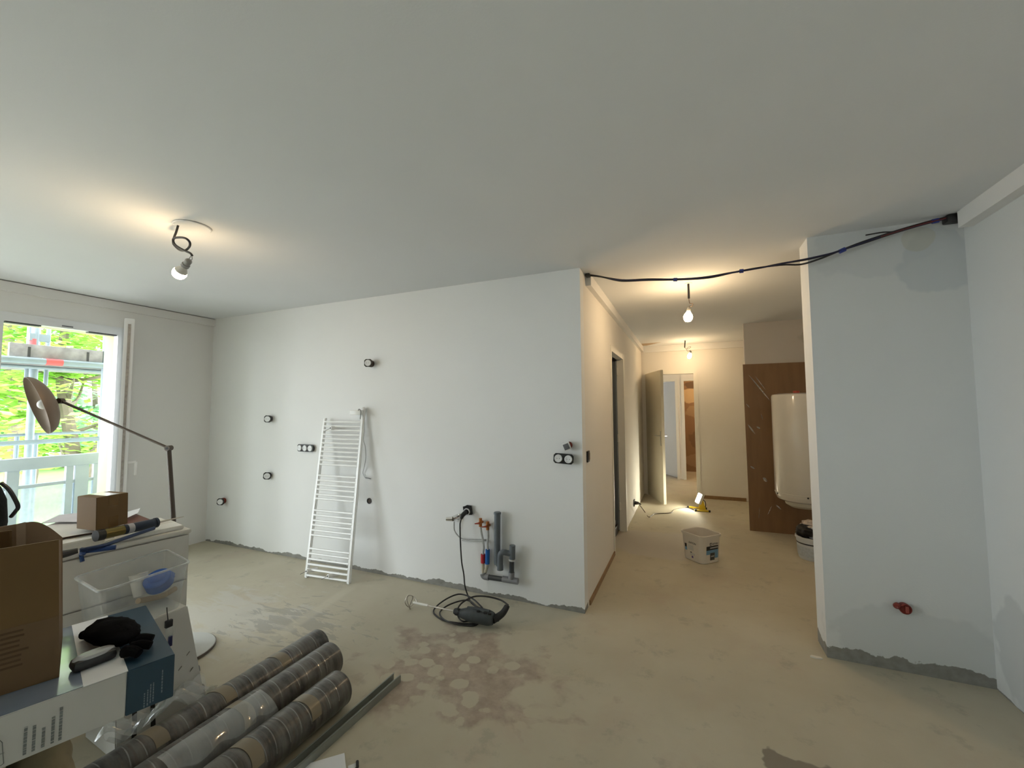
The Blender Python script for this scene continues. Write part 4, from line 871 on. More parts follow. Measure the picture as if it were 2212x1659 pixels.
for i, (x, ye, r, lb, tapes) in enumerate(ROLLS):
    ys_ = .80
    t = thing('wrapped_roll', lb, 'roll', (x, (ye + ys_) / 2, 0), 'wrapped rolls on the floor')
    Mr = Matrix.Translation((x, ys_, r)) @ Matrix.Rotation(-PI / 2, 4, 'X'); L = ye - ys_
    prof = [(.022, .004), (r * .9, 0), (r - .004, .002), (r, .008)] + [(r * (1 + .006 * math.sin(k * 1.7 + i)), .02 + (L - .04) * k / 24) for k in range(25)] + [(r, L - .008), (r - .005, L - .001), (r * .9, L), (.022, L - .004), (.022, L - .2)]
    MB().lathe(prof, Mr, 40).build('roll_body', M_ROLL, t)
    MB().lathe([(.0215, L - .2), (.0215, L - .003), (.018, L - .003), (.018, L - .2)], Mr, 24).build('core_tube', M_CORE, t)
    for k, yt in enumerate(tapes):
        a0, a1 = (.55, 2.2) if i == 0 else (.2, 2.0)
        def fn(u, v, x=x, r=r, yt=yt, a0=a0, a1=a1):
            a = a0 + (a1 - a0) * u; rr = r * 1.012 + .001
            return Vector((x + rr * math.cos(a), yt + (v - .5) * .05 + .01 * math.sin(a * 2), r + rr * math.sin(a)))
        MB().grid(fn, 16, 2, .0012).build('tape_band', M_TAPE, t)
    rnd = random.Random(i)
    for k in range(14):
        yk = ys_ + .05 + (L - .08) * (k + rnd.uniform(-.3, .3)) / 14
        def fn(u, v, x=x, r=r, yk=yk, k=k):
            a = .1 + 2.7 * u; rr = r * 1.008 + .0006
            return Vector((x + rr * math.cos(a), yk + (v - .5) * .004 + .012 * u * (1 if k % 2 else -1), r + rr * math.sin(a)))
        MB().grid(fn, 14, 1).build('film_edge', M_RING, t)
    if i == 1:
        M_FLAP = film_mat('loose_film', (.93, .94, .93), .22, .16, .1)
        def fn(u, v, x=x, r=r):
            y = .95 + .40 * u; a = 1.5 - v * 1.9; lift = .006 + .028 * math.sin(PI * u) * v + .012 * math.sin(u * 17 + v * 5) * v + .045 * v * v * max(0, u - .4)
            rr = r + lift; return Vector((x + rr * math.cos(a), y + .02 * v, r + rr * math.sin(a)))
        MB().grid(fn, 26, 14).build('film_flap', M_FLAP, t)
pr = thing('metal_profile', 'long grey galvanised U-shaped metal profile right of the rolls', 'metal profile', (-1.50, 1.4, 0))
a = Vector((-1.475, 1.868, .0)); b = Vector((-1.505, .78, .0)); d = (b - a).normalized(); s = Vector((-d.y, d.x, 0)) * -1
M_ZINC = mat('zinc_profile', (.30, .32, .29), .45, .45, var=.15, scale=8)
def strip(o0, o1, z0, z1):
    L = [a + s * o0, a + s * o1, b + s * o1, b + s * o0]; return [p + Vector((0, 0, z0)) for p in L], [p + Vector((0, 0, z1)) for p in L]
MB().hexa(*strip(-.024, .024, .0, .0012)).hexa(*strip(-.0245, -.0232, .0, .036)).hexa(*strip(.0232, .0245, .0, .036)).hexa(*strip(-.0245, -.018, .035, .036)).hexa(*strip(.018, .0245, .035, .036)).build('profile_channel', M_ZINC, pr)
for o in (-.008, .008): MB().hexa(*strip(o - .002, o + .002, .0012, .0026)).build('stiffening_rib', M_ZINC, pr)

# papers at the bottom edge
q = [onZ(745, 1627, .003), onZ(660, 1652, .003), Vector((-1.66, 1.2, .003)), Vector((-1.44, 1.12, .003))]
sh = [onZ(744, 1627, .004), onZ(750, 1680, .004), onZ(600, 1720, .004), onZ(632, 1660, .004)]
tag(MB().prism([tuple(p) for p in sh], (0, 0, .0015)).build('paper_sheet', mat('white_paper', (.80, .82, .85), .7, var=.02)), 'larger white paper sheet at the bottom edge beside the metal profile', 'paper')
sh = [onZ(752, 1655, .001), onZ(770, 1648, .001), onZ(790, 1700, .001), onZ(752, 1720, .001)]
tag(MB().prism([tuple(p) for p in sh], (0, 0, .0015)).build('paper_sheet', mat('grey_paper', (.70, .72, .72), .7, var=.02)), 'small paper corner tucked beside the larger white sheet', 'paper')
q = onZ(772, 1652, .01); tag(MB().tube([q + Vector((-.012, .012, 0)), q, q + Vector((.010, -.016, 0)), q + Vector((.004, -.06, 0))], .006, 8).build('cable_offcut', M_BLACK), 'short black cable offcut at the bottom edge', 'cable')

# ------------------------------------------------------------------ white cabinet with clutter on top
ZC = .80
M_CAB = mat('cabinet_white', (.72, .70, .64), .45, var=.05, scale=3)
c0 = Vector((-2.544, 1.431, 0)); c1 = Vector((-2.64, .78, 0)); cd_ = (c1 - c0).normalized(); cn = Vector((-.452, .078, 0)).normalized()
LN, DP = .86, .455
def cq(l, d, z): p = c0 + cd_ * l + cn * d; return Vector((p.x, p.y, z))
def cbox(l0, l1, d0, d1, z0, z1): return [cq(l0, d0, z0), cq(l1, d0, z0), cq(l1, d1, z0), cq(l0, d1, z0)], [cq(l0, d0, z1), cq(l1, d0, z1), cq(l1, d1, z1), cq(l0, d1, z1)]
ca = thing('white_cabinet', 'white low cabinet under the cardboard and foam clutter', 'cabinet', cq(LN / 2, DP / 2, 0))
MB().hexa(*cbox(0, LN, .018, DP, .05, ZC - .02), .002).build('cabinet_body', M_CAB, ca)
MB().hexa(*cbox(-.004, LN, .0, DP, ZC - .02, ZC), .003).build('cabinet_top', M_CAB, ca)
for k in range(3):
    z0_ = .06 + k * .24; d_ = MB().hexa(*cbox(.006, LN - .006, .0, .017, z0_, z0_ + .232), .002).build('drawer_front', M_CAB, ca)
for l, d in ((.03, .04), (LN - .03, .04), (.03, DP - .03), (LN - .03, DP - .03)):
    p = cq(l, d, 0); MB().cyl(p, p + Vector((0, 0, .05)), .015, seg=12).build('foot', M_BLACK, ca)
# white foam slabs, cardboard sheets, book, carton
M_FOAM = mat('foam_white', (.78, .77, .72), .8, var=.05, bump=.2)
tag(MB().hexa(*cbox(.02, .34, .035, .16, ZC + .0005, ZC + .022), .004).build('foam_slab', M_FOAM), 'white foam slab at the front edge of the cabinet top', 'foam')
tag(MB().hexa(*cbox(.30, .78, .06, .30, ZC + .0, ZC + .042), .004).build('foam_slab', M_FOAM), 'thicker white foam slab under the small cardboard box', 'foam')
tag(MB().hexa(*cbox(.005, .16, .17, .30, ZC + .0005, ZC + .014), .002).build('open_tray', mat('pale_tray', (.66, .63, .57), .6)), 'shallow pale tray at the right end of the cabinet top', 'tray')
M_CARD = mat('cardboard', (.165, .095, .036), .8, var=.10, scale=8); M_CARDL = mat('cardboard_pale', (.45, .37, .30), .8, var=.08)
tag(MB().hexa(*cbox(.12, .60, .175, .45, ZC + .0425, ZC + .052)).build('brown_folder', mat('red_brown_cover', (.16, .055, .03), .6)), 'reddish brown flat folder below the small cardboard box', 'folder')
def sheet(pix, z, name, m, label, cat, th=.002):
    P = [onZ(x, y, z) for x, y in pix]; return tag(MB().prism([tuple(p) for p in P], (0, 0, th)).build(name, m), label, cat)
ZS = ZC + .053
sheet(((127, 1163), (62, 1166), (95, 1138), (143, 1122), (250, 1120), (272, 1138)), ZS, 'card_sheet', mat('pale_card', (.62, .58, .54), .7), 'pale grey card sheet under the small cardboard box', 'card')
sheet(((90, 1131), (128, 1113), (180, 1108), (200, 1128), (130, 1128)), ZS + .012, 'card_sheet', mat('lilac_card', (.62, .58, .62), .7), 'lilac-grey card corner sticking out left of the small box', 'card', .003)
sheet(((255, 1112), (303, 1098), (298, 1108), (268, 1122)), ZS + .02, 'paper_sheet', MATS['white_paper'], 'white paper corner sticking out right of the small box', 'paper', .0015)
# small cardboard box
bn = onZ(207, 1147, ZS + .0155); bl = onZ(165, 1142, ZS + .0155); brt = onZ(276, 1131, ZS + .0155); far = bl + (brt - bn)
lo4 = [bn, brt, far, bl]; hgt = Vector((0, 0, .16))
sb = thing('small_carton', 'small closed brown cardboard box on top of the white cabinet', 'box', (bn + far) / 2)
MB().hexa(lo4, [p + hgt + Vector((-.004, -.002, 0)) for p in lo4], .002).build('carton_body', M_CARD, sb)
e = (brt - bn); nrm = Vector((e.y, -e.x, 0)).normalized() * (1 if Vector((e.y, -e.x, 0)).dot(EYE - bn) > 0 else -1)
for z_a, z_b in ((.0, .055), (.108, .160)):
    P = [bn + e * .38 + nrm * .0006 + Vector((0, 0, z_a)), bn + e * .68 + nrm * .0006 + Vector((0, 0, z_a)), bn + e * .68 + nrm * .0006 + Vector((0, 0, z_b)), bn + e * .38 + nrm * .0006 + Vector((0, 0, z_b))]
    MB().prism([tuple(p + Vector((-.004, -.002, 0)) * (p.z - bn.z) / .16) for p in P], nrm * .0006).build('tape', mat('tape_glossy', (.17, .095, .03), .25, coat=.4), sb)
P = [p + hgt + Vector((-.004, -.002, .001)) for p in (bn.lerp(brt, .30), bn.lerp(brt, .74), bl.lerp(far, .74), bl.lerp(far, .30))]
MB().prism([tuple(p) for p in P], (0, 0, .0006)).build('tape', mat('tape_pale', (.55, .52, .50), .2, coat=.5), sb)
# caulking gun: black-blue tube with brass end, blue handle
g0 = onZ(206, 1158, ZC + .066); g1 = onZ(262, 1144, ZC + .066); g2 = onZ(333, 1130, ZC + .060)
cg = thing('caulking_gun', 'black and blue caulking gun lying across the cabinet top', 'caulking gun', (g0 + g2) / 2)
dd = (g2 - g0).normalized()
MB().cyl(g0, g0 + dd * .03, .026, seg=20).build('end_cap', M_BLACK, cg)
MB().cyl(g0 + dd * .03, g0 + dd * .11, .0235, seg=20).build('brass_sleeve', mat('dark_brass', (.22, .17, .06), .25, .9), cg)
MB().cyl(g0 + dd * .11, g2 - dd * .14, .0225, seg=20).build('barrel', mat('barrel_violet_black', (.03, .025, .03), .3), cg)
MB().cyl(g2 - dd * .14, g2, .024, seg=20).build('blue_barrel', mat('dark_blue_plastic', (.012, .022, .045), .35), cg)
MB().cyl(g2 - dd * .125, g2 - dd * .10, .0246, seg=20).build('grey_band', M_LGREY, cg)
MB().cyl(g2, g2 + dd * .012, .026, seg=20).build('end_cap', MATS['dark_blue_plastic'], cg)
MB().cyl(g2 + dd * .012, g2 + dd * .15, .006, .002, 10).build('nozzle', mat('pale_nozzle', (.6, .55, .48), .5), cg)
M_BLUEM = mat('blue_metal', (.012, .03, .09), .35, .3)
hz = ZC + .05
MB().tube([g2 + Vector((.06, -.03, -.012)), onZ(268, 1163, hz), onZ(225, 1178, hz), onZ(172, 1189, hz)], .009, 8).build('frame_rod', M_BLUEM, cg)
MB().tube([onZ(250, 1182, ZC + .035), onZ(220, 1186, ZC + .035), onZ(188, 1190, ZC + .035), onZ(174, 1193, ZC + .035)], .011, 8).build('trigger', mat('bright_blue_metal', (.015, .05, .18), .35, .2), cg)
MB().tube([onZ(177, 1186, ZC + .045), onZ(181, 1196, ZC + .03), cq(.43, -.012, ZC - .005), cq(.425, -.014, ZC - .04)], .008, 8).build('hook', MATS['bright_blue_metal'], cg)
tag(MB().tube([onZ(128, 1199, ZC + .02), onZ(150, 1194, ZC + .02), onZ(168, 1189, ZC + .024)], lambda u: .018 - .006 * u, 10).build('tool_grip', mat('dull_black_grip', (.04, .038, .035), .6)), 'dull black tool grip beside the cardboard box on the cabinet', 'tool')
# black bag on the cabinet, far left
bgc = onX(-10, 1090, -2.78)
bg = thing('black_tool_bag', 'black tool bag with a stiff handle loop at the left edge', 'bag', (bgc.x, bgc.y, ZC))
MB().lathe([(0, 0), (.075, .0), (.10, .02), (.112, .12), (.105, .22), (.085, .28), (.045, .315), (0, .33)], Matrix.Translation((bgc.x - .05, bgc.y - .06, ZC + .043)) @ Matrix.Scale(.8, 4, (1, 0, 0)), 28).build('bag_body', mat('black_fabric', (.012, .014, .013), .8, var=.5, scale=12, bump=.3, spec=.15), bg)
MB().tube([onX(2, 1043, -2.74), onX(18, 1056, -2.72), onX(30, 1074, -2.70), onX(39, 1094, -2.70), onX(34, 1104, -2.71), onX(24, 1116, -2.74)], .0075, 8).build('handle_loop', M_BLACK, bg)

# ------------------------------------------------------------------ floor lamp behind the cabinet
M_LAMP = mat('bronze_lamp', (.105, .085, .072), .4, .5, var=.1)
f0 = Vector((-2.875, 1.595, 0)); k1 = onX(365, 968, -2.925); k2 = onX(131, 866, -3.50)
fl_ = thing('floor_lamp', 'bronze floor lamp with a dish shade in front of the window', 'lamp', f0)
MB().lathe([(0, 0), (.195, 0), (.20, .004), (.20, .018), (.195, .022), (0, .024)], Matrix.Translation((-2.87, 1.555, 0)), 48).build('lamp_base', mat('lamp_base_pale', (.55, .56, .53), .4, var=.06), fl_)
MB().lathe([(.1995, .003), (.2025, .005), (.2025, .017), (.1995, .019)], Matrix.Translation((-2.87, 1.555, 0)), 48).build('base_rim', M_LAMP, fl_)
MB().tube([f0 + Vector((0, 0, .022)), f0.lerp(k1, .5), k1 - Vector((0, 0, .015))], .0125, 14, False).build('lamp_post', M_LAMP, fl_)
ydir = Vector((.39, -.92, 0)).normalized()
MB().cyl(k1 - ydir * .016, k1 + ydir * .016, .016, seg=18).build('knuckle', M_LAMP, fl_)
MB().cyl(k1 + ydir * .0165, k1 + ydir * .018, .007, seg=12).build('knuckle_screw', M_BLACK, fl_)
MB().tube([k1, k2], .0075, 12, False).build('lamp_arm', M_LAMP, fl_)
MB().cyl(k2 - ydir * .013, k2 + ydir * .013, .017, seg=18).build('knuckle', M_LAMP, fl_)
# dish shade: apex at k2 side, opening away to the lower left
apex = onX(121, 868, -3.53)
top_ = onX(55, 815, -3.58); bot_ = onX(107, 936, -3.50)
rad = (top_ - bot_).length / 2; vd = ((top_ + bot_) / 2 - EYE).normalized()
upv = (top_ - bot_).normalized(); upv = (upv - vd * upv.dot(vd)).normalized()
axd = upv.cross(vd).normalized()
if axd.dot((top_ + bot_) / 2 - apex) < 0: axd = -axd
axd = (axd * math.cos(.15) - vd * math.sin(.15)).normalized()      # mouth turned a little towards the room
dep = rad * .46
MB().tube([k2, apex + axd * .004], .006, 8, False).build('shade_stem', M_LAMP, fl_)
sd = tov = axd.cross(upv).normalized()
Ms = Matrix(((sd.x, upv.x, axd.x, apex.x), (sd.y, upv.y, axd.y, apex.y), (sd.z, upv.z, axd.z, apex.z), (0, 0, 0, 1)))
n_ = 12
out_ = [(rad * math.sin(PI / 2 * k / n_), dep * (1 - math.cos(PI / 2 * k / n_))) for k in range(n_ + 1)]
inn = [((rad - .003) * math.sin(PI / 2 * k / n_), .003 + (dep - .003) * (1 - math.cos(PI / 2 * k / n_))) for k in range(n_, -1, -1)]
MB().lathe(out_ + inn, Ms, 48).build('lamp_shade', mat('shade_taupe', (.23, .17, .125), .45, .2, var=.08), fl_)
MB().sphere(Ms @ Vector((0, 0, dep * .62)), .03).build('lamp_bulb', mat('unlit_bulb', (.80, .80, .78), .3), fl_)

# ------------------------------------------------------------------ white strapped box, clear tote
wb = thing('strapped_white_box', 'white box with black straps standing behind the rolls', 'box', (-2.3, 1.1, 0))
lo4 = [Vector((-2.205, 1.345, 0)), Vector((-2.222, 1.0, 0)), Vector((-2.515, 1.02, 0)), Vector((-2.505, 1.365, 0))]
hi4 = [Vector((-2.243, 1.262, .515)), Vector((-2.254, 1.0, .515)), Vector((-2.515, 1.02, .515)), Vector((-2.50, 1.285, .515))]
M_WBOX = mat('white_carton', (.62, .61, .57), .6, var=.06, scale=5)
MB().hexa(lo4, hi4, .004).build('box_body', M_WBOX, wb)
def on_front(v, z, o=.001):   # v along the front face from the right end
    a = lo4[0].lerp(lo4[1], v); b = hi4[0].lerp(hi4[1], v); return a.lerp(b, z / .515) + Vector((o, 0, 0))
for v0 in (.60, .80):
    P = [on_front(v0, .004), on_front(v0 + .05, .004), on_front(v0 + .015, .30), on_front(v0 - .035, .30)]
    MB().prism([tuple(p) for p in P], (.003, 0, 0)).build('strap', mat('strap_black', (.02, .02, .018), .6), wb)
for v0, z0_ in ((.09, .30), (.08, .22), (.22, .25)):
    P = [on_front(v0, z0_), on_front(v0 + .05, z0_ - .012), on_front(v0 + .05, z0_ - .008), on_front(v0, z0_ + .005)]
    MB().prism([tuple(p) for p in P], (.001, 0, 0)).build('pen_mark', mat('pen_mark', (.2, .19, .16), .8), wb)
# hanging lead with connectors
hl_ = thing('hanging_lead', 'thin black lead with a clear connector hanging on the white box', 'cable', on_front(.14, .25, .01))
pz = lambda x, y, o=.006: onX(x, y, -2.205 + o)
MB().tube([pz(360.5, 1312), pz(361, 1322), pz(363, 1340)], .0022, 6).build('lead', M_DARKCABLE, hl_)
q = pz(364.5, 1347); MB().box(q.x - .008, q.x + .008, q.y - .014, q.y + .014, q.z - .016, q.z + .016, .003).build('black_connector', M_BLACK, hl_)
q = pz(366, 1364); MB().box(q.x - .008, q.x + .008, q.y - .013, q.y + .013, q.z - .022, q.z + .022, .003).build('clear_connector', film_mat('clear_plastic', (.92, .94, .94), .25, .12, .1), hl_)
q = pz(367.5, 1384); MB().box(q.x - .006, q.x + .006, q.y - .007, q.y + .007, q.z - .024, q.z + .022, .002).build('navy_plug', mat('navy_plastic', (.015, .02, .09), .4), hl_)
MB().tube([pz(300, 1325), pz(301, 1335), pz(303, 1350)], .002, 6).build('second_lead', M_DARKCABLE, hl_)
# clear tote
ZT = .727
rim = [onZ(156, 1246, ZT), onZ(213, 1279, ZT), onZ(414, 1213, ZT), onZ(361, 1185, ZT)]
cen = sum(rim, Vector()) / 4
to = thing('clear_tote', 'open clear plastic tote holding blue tape and a white cup', 'storage box', (cen.x, cen.y, .518))
def quad_ring(k, z, rnd_=.10):
    P = [cen + (Vector((p.x, p.y, 0)) - Vector((cen.x, cen.y, 0))) * k for p in rim]; out = []
    for i in range(4):
        p, a, b = P[i], P[i - 1], P[(i + 1) % 4]
        for w in range(5):
            u = w / 4; q0 = p.lerp(a, rnd_ * (1 - u)) if u < .5 else p.lerp(b, rnd_ * u); m_ = p.lerp(a, rnd_) * (1 - u) ** 2 + p * 2 * u * (1 - u) + p.lerp(b, rnd_) * u * u
            out.append(Vector((m_.x, m_.y, z)))
    return out
def loft(R):
    t = bmesh.new(); V = [[t.verts.new(p) for p in r] for r in R]
    for a, b in zip(V, V[1:]):
        n = len(a)
        for k in range(n): t.faces.new((a[k], a[(k + 1) % n], b[(k + 1) % n], b[k]))
    t.faces.new(V[0][::-1]); bmesh.ops.recalc_face_normals(t, faces=t.faces[:]); m = MB(); m.add(t); return m
loft([quad_ring(.80, .519), quad_ring(.83, .525), quad_ring(.955, ZT - .004)]).build('tote_body', film_mat('tote_plastic', (.95, .965, .965), .16, .09, .12), to, sharp=50)
R0 = quad_ring(.955, ZT); R1 = quad_ring(1.0, ZT)
t_ = bmesh.new()
A = [t_.verts.new(p) for p in R0]; B = [t_.verts.new(p) for p in R1]; C_ = [t_.verts.new(p - Vector((0, 0, .008))) for p in R1]
for k in range(len(A)):
    k2 = (k + 1) % len(A); t_.faces.new((A[k], A[k2], B[k2], B[k])); t_.faces.new((B[k], B[k2], C_[k2], C_[k]))
m_ = MB(); m_.add(t_); m_.build('tote_rim', film_mat('tote_rim_plastic', (.9, .92, .92), .55, .12, .2), to)
bt = onZ(345, 1240, .65); bt.x += .04
tp = thing('blue_tape_roll', 'blue roll inside the clear tote', 'tape roll', (bt.x, bt.y, .527))
MB().lathe([(.022, 0), (.05, 0), (.055, .004), (.055, .05), (.05, .054), (.022, .054), (.022, 0)], Matrix.Translation((bt.x - .03, bt.y, .60)) @ Matrix.Rotation(.5, 4, 'X') @ Matrix.Rotation(.3, 4, 'Y'), 32).build('tape_ring', mat('bright_blue', (.01, .09, .38), .45), tp)
crumple('blue_wrap', (bt.x - .03, bt.y, .63), .046, (1.1, 1.2, .7), MATS['bright_blue'], tp, .15, 4)
wc = onZ(303, 1262, .62); wc.x += .03
tag(MB().lathe([(0, 0), (.026, 0), (.036, .10), (.038, .102), (.034, .10), (.024, .006), (0, .006)], Matrix.Translation((wc.x - .045, wc.y + .01, .56)) @ Matrix.Rotation(-.25, 4, 'Y'), 24).build('white_cup', mat('white_cup', (.78, .76, .70), .5)), 'white plastic cup leaning inside the clear tote', 'cup')
tag(MB().tube([(wc.x + .0, wc.y - .02, .555), (wc.x - .02, wc.y + .03, .54), (wc.x - .01, wc.y + .09, .535), (wc.x - .03, wc.y + .15, .54)], .013, 8).build('wooden_handle', mat('pale_wood', (.48, .36, .22), .6, var=.2)), 'pale wooden tool handle in the bottom of the tote', 'tool handle')
tag(MB().tube([onZ(428, 1440, .01), onZ(429, 1449, .012), onZ(425, 1456, .01)], .007, 8).build('cable_offcut', M_BLACK), 'curled black cable offcut beside the lamp base', 'cable')
tag(MB().tube([onZ(428, 1483, .03), onZ(436, 1482, .03), onZ(438, 1490, .015), onZ(440, 1502, .01), onZ(446, 1510, .01)], .010, 8).build('cable_offcut', mat('dark_rubber', (.05, .045, .04), .5)), 'dark rubber cable end behind the leftmost roll', 'cable')
# crumpled clear film between box and rolls
def fn(u, v):
    p = Vector((-2.20 + .11 * v, .92 + .40 * u, 0)); z = .10 + .10 * v * (1 - .5 * u) + .03 * math.sin(u * 9 + v * 4) + .02 * math.sin(u * 21 - v * 11)
    return Vector((p.x, p.y, max(.012, z + .05 * (1 - v))))
tag(MB().grid(fn, 30, 14).build('plastic_film', film_mat('crumpled_film', (.93, .94, .93), .20, .14, .12)), 'crumpled clear plastic film between the white box and the rolls', 'plastic film')

# ------------------------------------------------------------------ blue and white carton, big cardboard box, glove, phone
ZK, ZKB = .62, .48
kn, kr, kb, kl = onZ(275, 1450, ZK), onZ(378, 1413, ZK), onZ(262, 1318, ZK), onZ(0, 1555, ZK)
e1 = (kr - kn); e1.z = 0; e1.normalize()           # along the long front face, to the right
e2 = (kb - kr); e2.z = 0; dpt = e2.length - .025; e2.normalize(); e2 = (e2 - e1 * e2.dot(e1)).normalized()
LB = (kr - kn).length
K = lambda l, d, z: Vector((kr.x, kr.y, 0)) - e1 * l + e2 * d + Vector((0, 0, z))
def kbox(l0, l1, d0, d1, z0, z1): return [K(l0, d0, z0), K(l1, d0, z0), K(l1, d1, z0), K(l0, d1, z0)], [K(l0, d0, z1), K(l1, d0, z1), K(l1, d1, z1), K(l0, d1, z1)]
ko = thing('long_carton', 'long white carton with a dark blue end under the big cardboard box', 'box', K(.4, .28, ZKB))
M_KW = mat('carton_white', (.60, .60, .58), .5, var=.03); M_KB = mat('carton_blue', (.016, .052, .09), .4, var=.1, coat=.15)
MB().hexa(*kbox(0, LB, 0, dpt, ZKB, ZK), .002).build('blue_end', M_KB, ko)
MB().hexa(*kbox(LB, .80, 0.001, dpt - .001, ZKB, ZK - .001), .002).build('white_body', M_KW, ko)
MB().hexa(*kbox(LB - .002, LB + .098, -.0015, dpt, ZK - .001, ZK + .0012)).build('white_flap', mat('flap_white', (.82, .83, .84), .55, var=.03), ko)
MB().hexa(*kbox(LB + .098, .80, 0.004, dpt - .004, ZK - .001, ZK + .0006)).build('film_top', mat('blue_grey_film', (.20, .24, .31), .18, var=.25, scale=9, coat=.5), ko)
# faded print on the white face and the blue end (unreadable at this size: short vertical runs of marks)
def runs(parent, l0, z0, h, w, m, face_off, seed):
    rnd = random.Random(seed); mb = MB(); z = z0
    while z < z0 + h:
        s_ = rnd.uniform(.004, .009); mb.hexa(*kbox(l0, l0 + w, -face_off - .0006, -face_off, z, min(z + s_, z0 + h))); z += s_ + rnd.uniform(.0012, .003)
    mb.build('print_run', m, parent)
M_INK = mat('grey_ink', (.20, .22, .22), .7); M_INKB = mat('pale_ink', (.20, .25, .30), .6)
for i, (l, h) in enumerate(((.285, .095), (.300, .075), (.318, .055), (.336, .070), (.352, .075))): runs(ko, l - .027, ZKB + .012, h, .0065, M_INK, .0002, i)
for i, (l, h, z_) in enumerate(((.030, .075, .045), (.052, .06, .028), (.059, .06, .026), (.066, .05, .022), (.074, .045, .02))): runs(ko, l, ZKB + z_ - .015, h, .003 if i == 0 else .0028, M_INKB, .0006, 20 + i)
mk = [K(.395 - .03, -.001, ZKB + .012), K(.40 - .03, -.001, ZKB + .07), K(.412 - .03, -.001, ZKB + .092), K(.445 - .03, -.001, ZKB + .092), K(.445 - .03, -.001, ZKB + .012), K(.41 - .03, -.001, ZKB + .005), K(.395 - .03, -.001, ZKB + .012)]
MB().tube(mk, .0009, 5, False).tube([K(.395 - .03, -.001, ZKB + .04), K(.445 - .03, -.001, ZKB + .045)], .0007, 5, False).tube([K(.41 - .03, -.001, ZKB + .06), K(.425 - .03, -.001, ZKB + .075), K(.44 - .03, -.001, ZKB + .07)], .0014, 5).build('print_emblem', M_INK, ko)
# navy support box below, beige bag
tag(MB().hexa(*kbox(.42, .78, .03, dpt - .03, 0, ZKB - .0005), .003).build('navy_box', mat('navy_carton', (.012, .018, .05), .5)), 'dark navy box under the long white carton', 'box')
cr = K(.29, .30, .10)
b_ = crumple('beige_bag', (cr.x, cr.y, .215), .085, (1.15, .95, 2.3), mat('beige_cloth', (.34, .28, .17), .85, var=.2, bump=.3), None, .3, 12)
tag(b_, 'crumpled beige cloth bag under the long white carton', 'bag')
# big cardboard box
tR = onZ(127, 1166, 1.04); tL = onZ(0, 1186, 1.04); bR = onZ(128, 1462, ZK + .002)
ed = (tR - tL); ed.z = 0; ed.normalize(); en = Vector((-ed.y, ed.x, 0));
if en.dot(EYE - tR) > 0: en = -en
Wd, Dp = .42, .34; zt_b = 1.04; lean = Vector((tR.x - bR.x, tR.y - bR.y, 0))
def G(l, d, z): u = (z - ZK) / (zt_b - ZK); p = Vector((bR.x, bR.y, 0)) + lean * u - ed * l + en * d; return Vector((p.x, p.y, z))
bb = thing('big_cardboard_box', 'large open brown cardboard box on top of the long carton', 'box', G(Wd / 2, Dp / 2, ZK))
def wall4(l0, l1, d0, d1, z0, z1): return [G(l0, d0, z0), G(l1, d0, z0), G(l1, d1, z0), G(l0, d1, z0)], [G(l0, d0, z1), G(l1, d0, z1), G(l1, d1, z1), G(l0, d1, z1)]
zb_b = ZK + .0016
MB().hexa(*wall4(0, Wd, 0, .006, zb_b, zt_b)).build('side_panel', M_CARD, bb); 
def backtop(l): return zt_b - .062 + .075 * math.sin(PI * min(.5, .5 * l / .08)) - .012 * max(0, l - .09) / .3
def fn(u, v): l = Wd * u; return G(l, Dp - .003 - .02 * math.sin(PI * u) * v, zb_b + (backtop(l) - zb_b) * v)
MB().grid(fn, 60, 8, .005).build('side_panel', mat('cardboard_inner', (.30, .20, .125), .85, var=.10, bump=.1), bb)
q4 = wall4(0, .006, .006, Dp - .010, zb_b, zt_b); q4[1][2].z -= .07; q4[1][3].z -= .07; MB().hexa(*q4).build('side_panel', M_CARD, bb); MB().hexa(*wall4(Wd - .006, Wd, .006, Dp - .006, zb_b, zt_b)).build('side_panel', M_CARD, bb)
MB().hexa(*wall4(.006, Wd - .006, .006, Dp - .006, zb_b, zb_b + .006)).build('bottom_panel', M_CARD, bb)
M_CARDI = mat('cardboard_inner', (.30, .20, .125), .85, var=.10, bump=.1)
def fn(u, v): l = .088 + .022 * u; return G(l, Dp - .020 - .012 * v, zt_b - .16 + (.178 - .004 * u) * v)
MB().grid(fn, 3, 10, .001).build('tape_strip', mat('worn_tape', (.42, .31, .22), .4, coat=.3), bb)
def fn(u, v): l = .116 + .10 * u; return G(l, Dp - .05 - .03 * v, zt_b - .10 + .105 * v)
MB().grid(fn, 4, 4, .004).build('inner_flap', M_CARD, bb)
MB().hexa(*[[p - en * .0006 for p in q] for q in wall4(.0, Wd, -.0004, .0, ZK + .005, ZK + .185)]).build('lower_wrap', mat('cardboard_dark', (.145, .08, .03), .6, var=.1, coat=.15), bb)
rnd = random.Random(5)
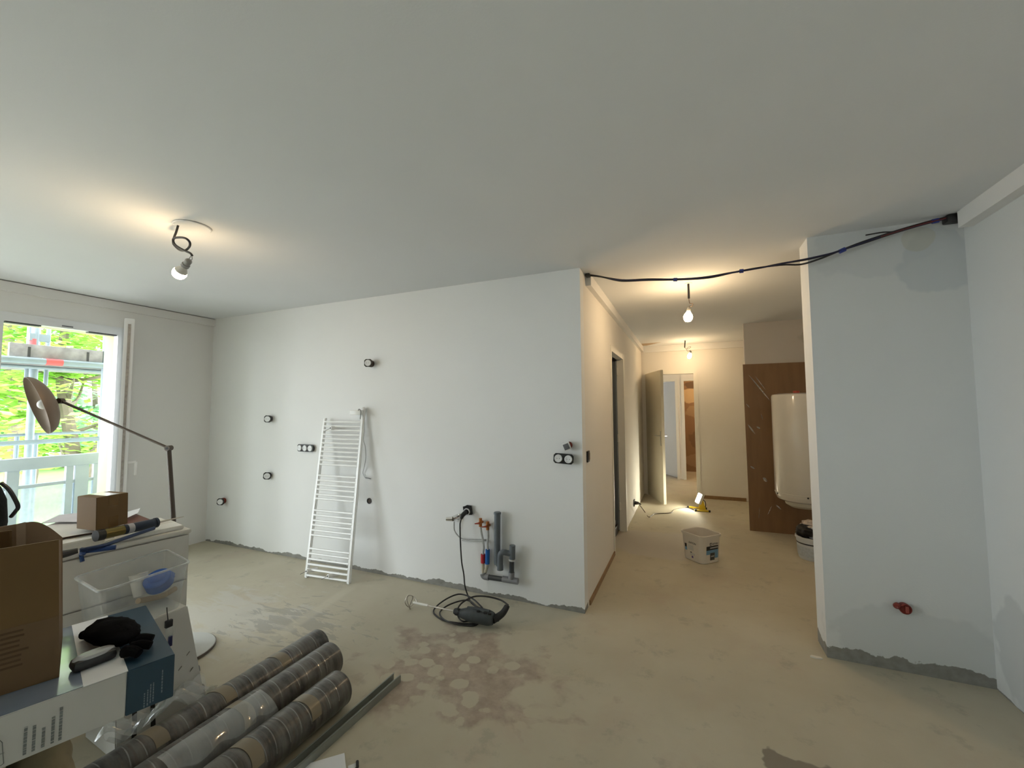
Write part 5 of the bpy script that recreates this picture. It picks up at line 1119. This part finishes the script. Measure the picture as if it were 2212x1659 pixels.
for k in range(8):
    z_ = ZK + .07 + k * .014; l_ = .062 + rnd.uniform(0, .02)
    MB().hexa(*[[p - en * .0016 for p in q] for q in wall4(l_, l_ + rnd.uniform(.08, .14), -.0004, .0, z_, z_ + .006)]).build('faded_print', mat('faded_brown_ink', (.10, .055, .022), .8), bb)
# black glove and phone on the carton
gc = onZ(248, 1392, ZK)
gl_ = thing('black_glove', 'crumpled black work glove on the blue end of the long carton', 'glove', (gc.x, gc.y, ZK))
M_GLOVE = mat('glove_black', (.006, .006, .007), .95, var=.5, bump=.3, spec=.08)
crumple('glove_palm', (gc.x - .02, gc.y - .0, ZK + .042), .085, (1.35, .72, .42), M_GLOVE, gl_, .22, 3)
for (x0_, y0_), (x1_, y1_), r_ in (((215, 1370), (178, 1372), .018), ((235, 1360), (205, 1352), .017), ((255, 1356), (272, 1350), .016), ((285, 1385), (330, 1380), .017), ((285, 1398), (326, 1394), .016), ((270, 1408), (300, 1412), .018)):
    a = onZ(x0_, y0_, ZK + .022); b = onZ(x1_, y1_, ZK + .019); m_ = (a + b) / 2 + Vector((0, 0, .006))
    MB().tube([a, m_, b], lambda u, r_=r_: r_ * (1.05 - .25 * u), 10).build('glove_finger', M_GLOVE, gl_)
a = onZ(248, 1352, ZK + .03); b = onZ(272, 1349, ZK + .03); MB().tube([a, (a + b) / 2 + Vector((0, 0, .006)), b], .007, 8).build('glove_cuff_trim', mat('cuff_white', (.75, .78, .78), .6), gl_)
pc = onZ(203, 1415, ZK + .03)
ph = thing('measuring_device', 'silver and black handheld device lying on the white carton flap', 'device', (pc.x, pc.y, ZK))
pd = (onZ(235, 1403, ZK + .03) - onZ(168, 1428, ZK + .03)); pa_ = math.atan2(pd.y, pd.x)
Mp_ = Matrix.Translation((pc.x, pc.y, ZK + .0245)) @ Matrix.Rotation(pa_, 4, 'Z')
MB().box(-.054, .054, -.029, .029, -.023, .012, .014, Mp_).build('device_body', mat('device_black', (.02, .02, .022), .35), ph)
MB().lathe([(0, .017), (.022, .0165), (.0255, .013), (.0265, .008)], Mp_ @ Matrix.Scale(1.95, 4, (1, 0, 0)), 32).build('device_face', mat('device_silver', (.45, .45, .46), .3, .3), ph)
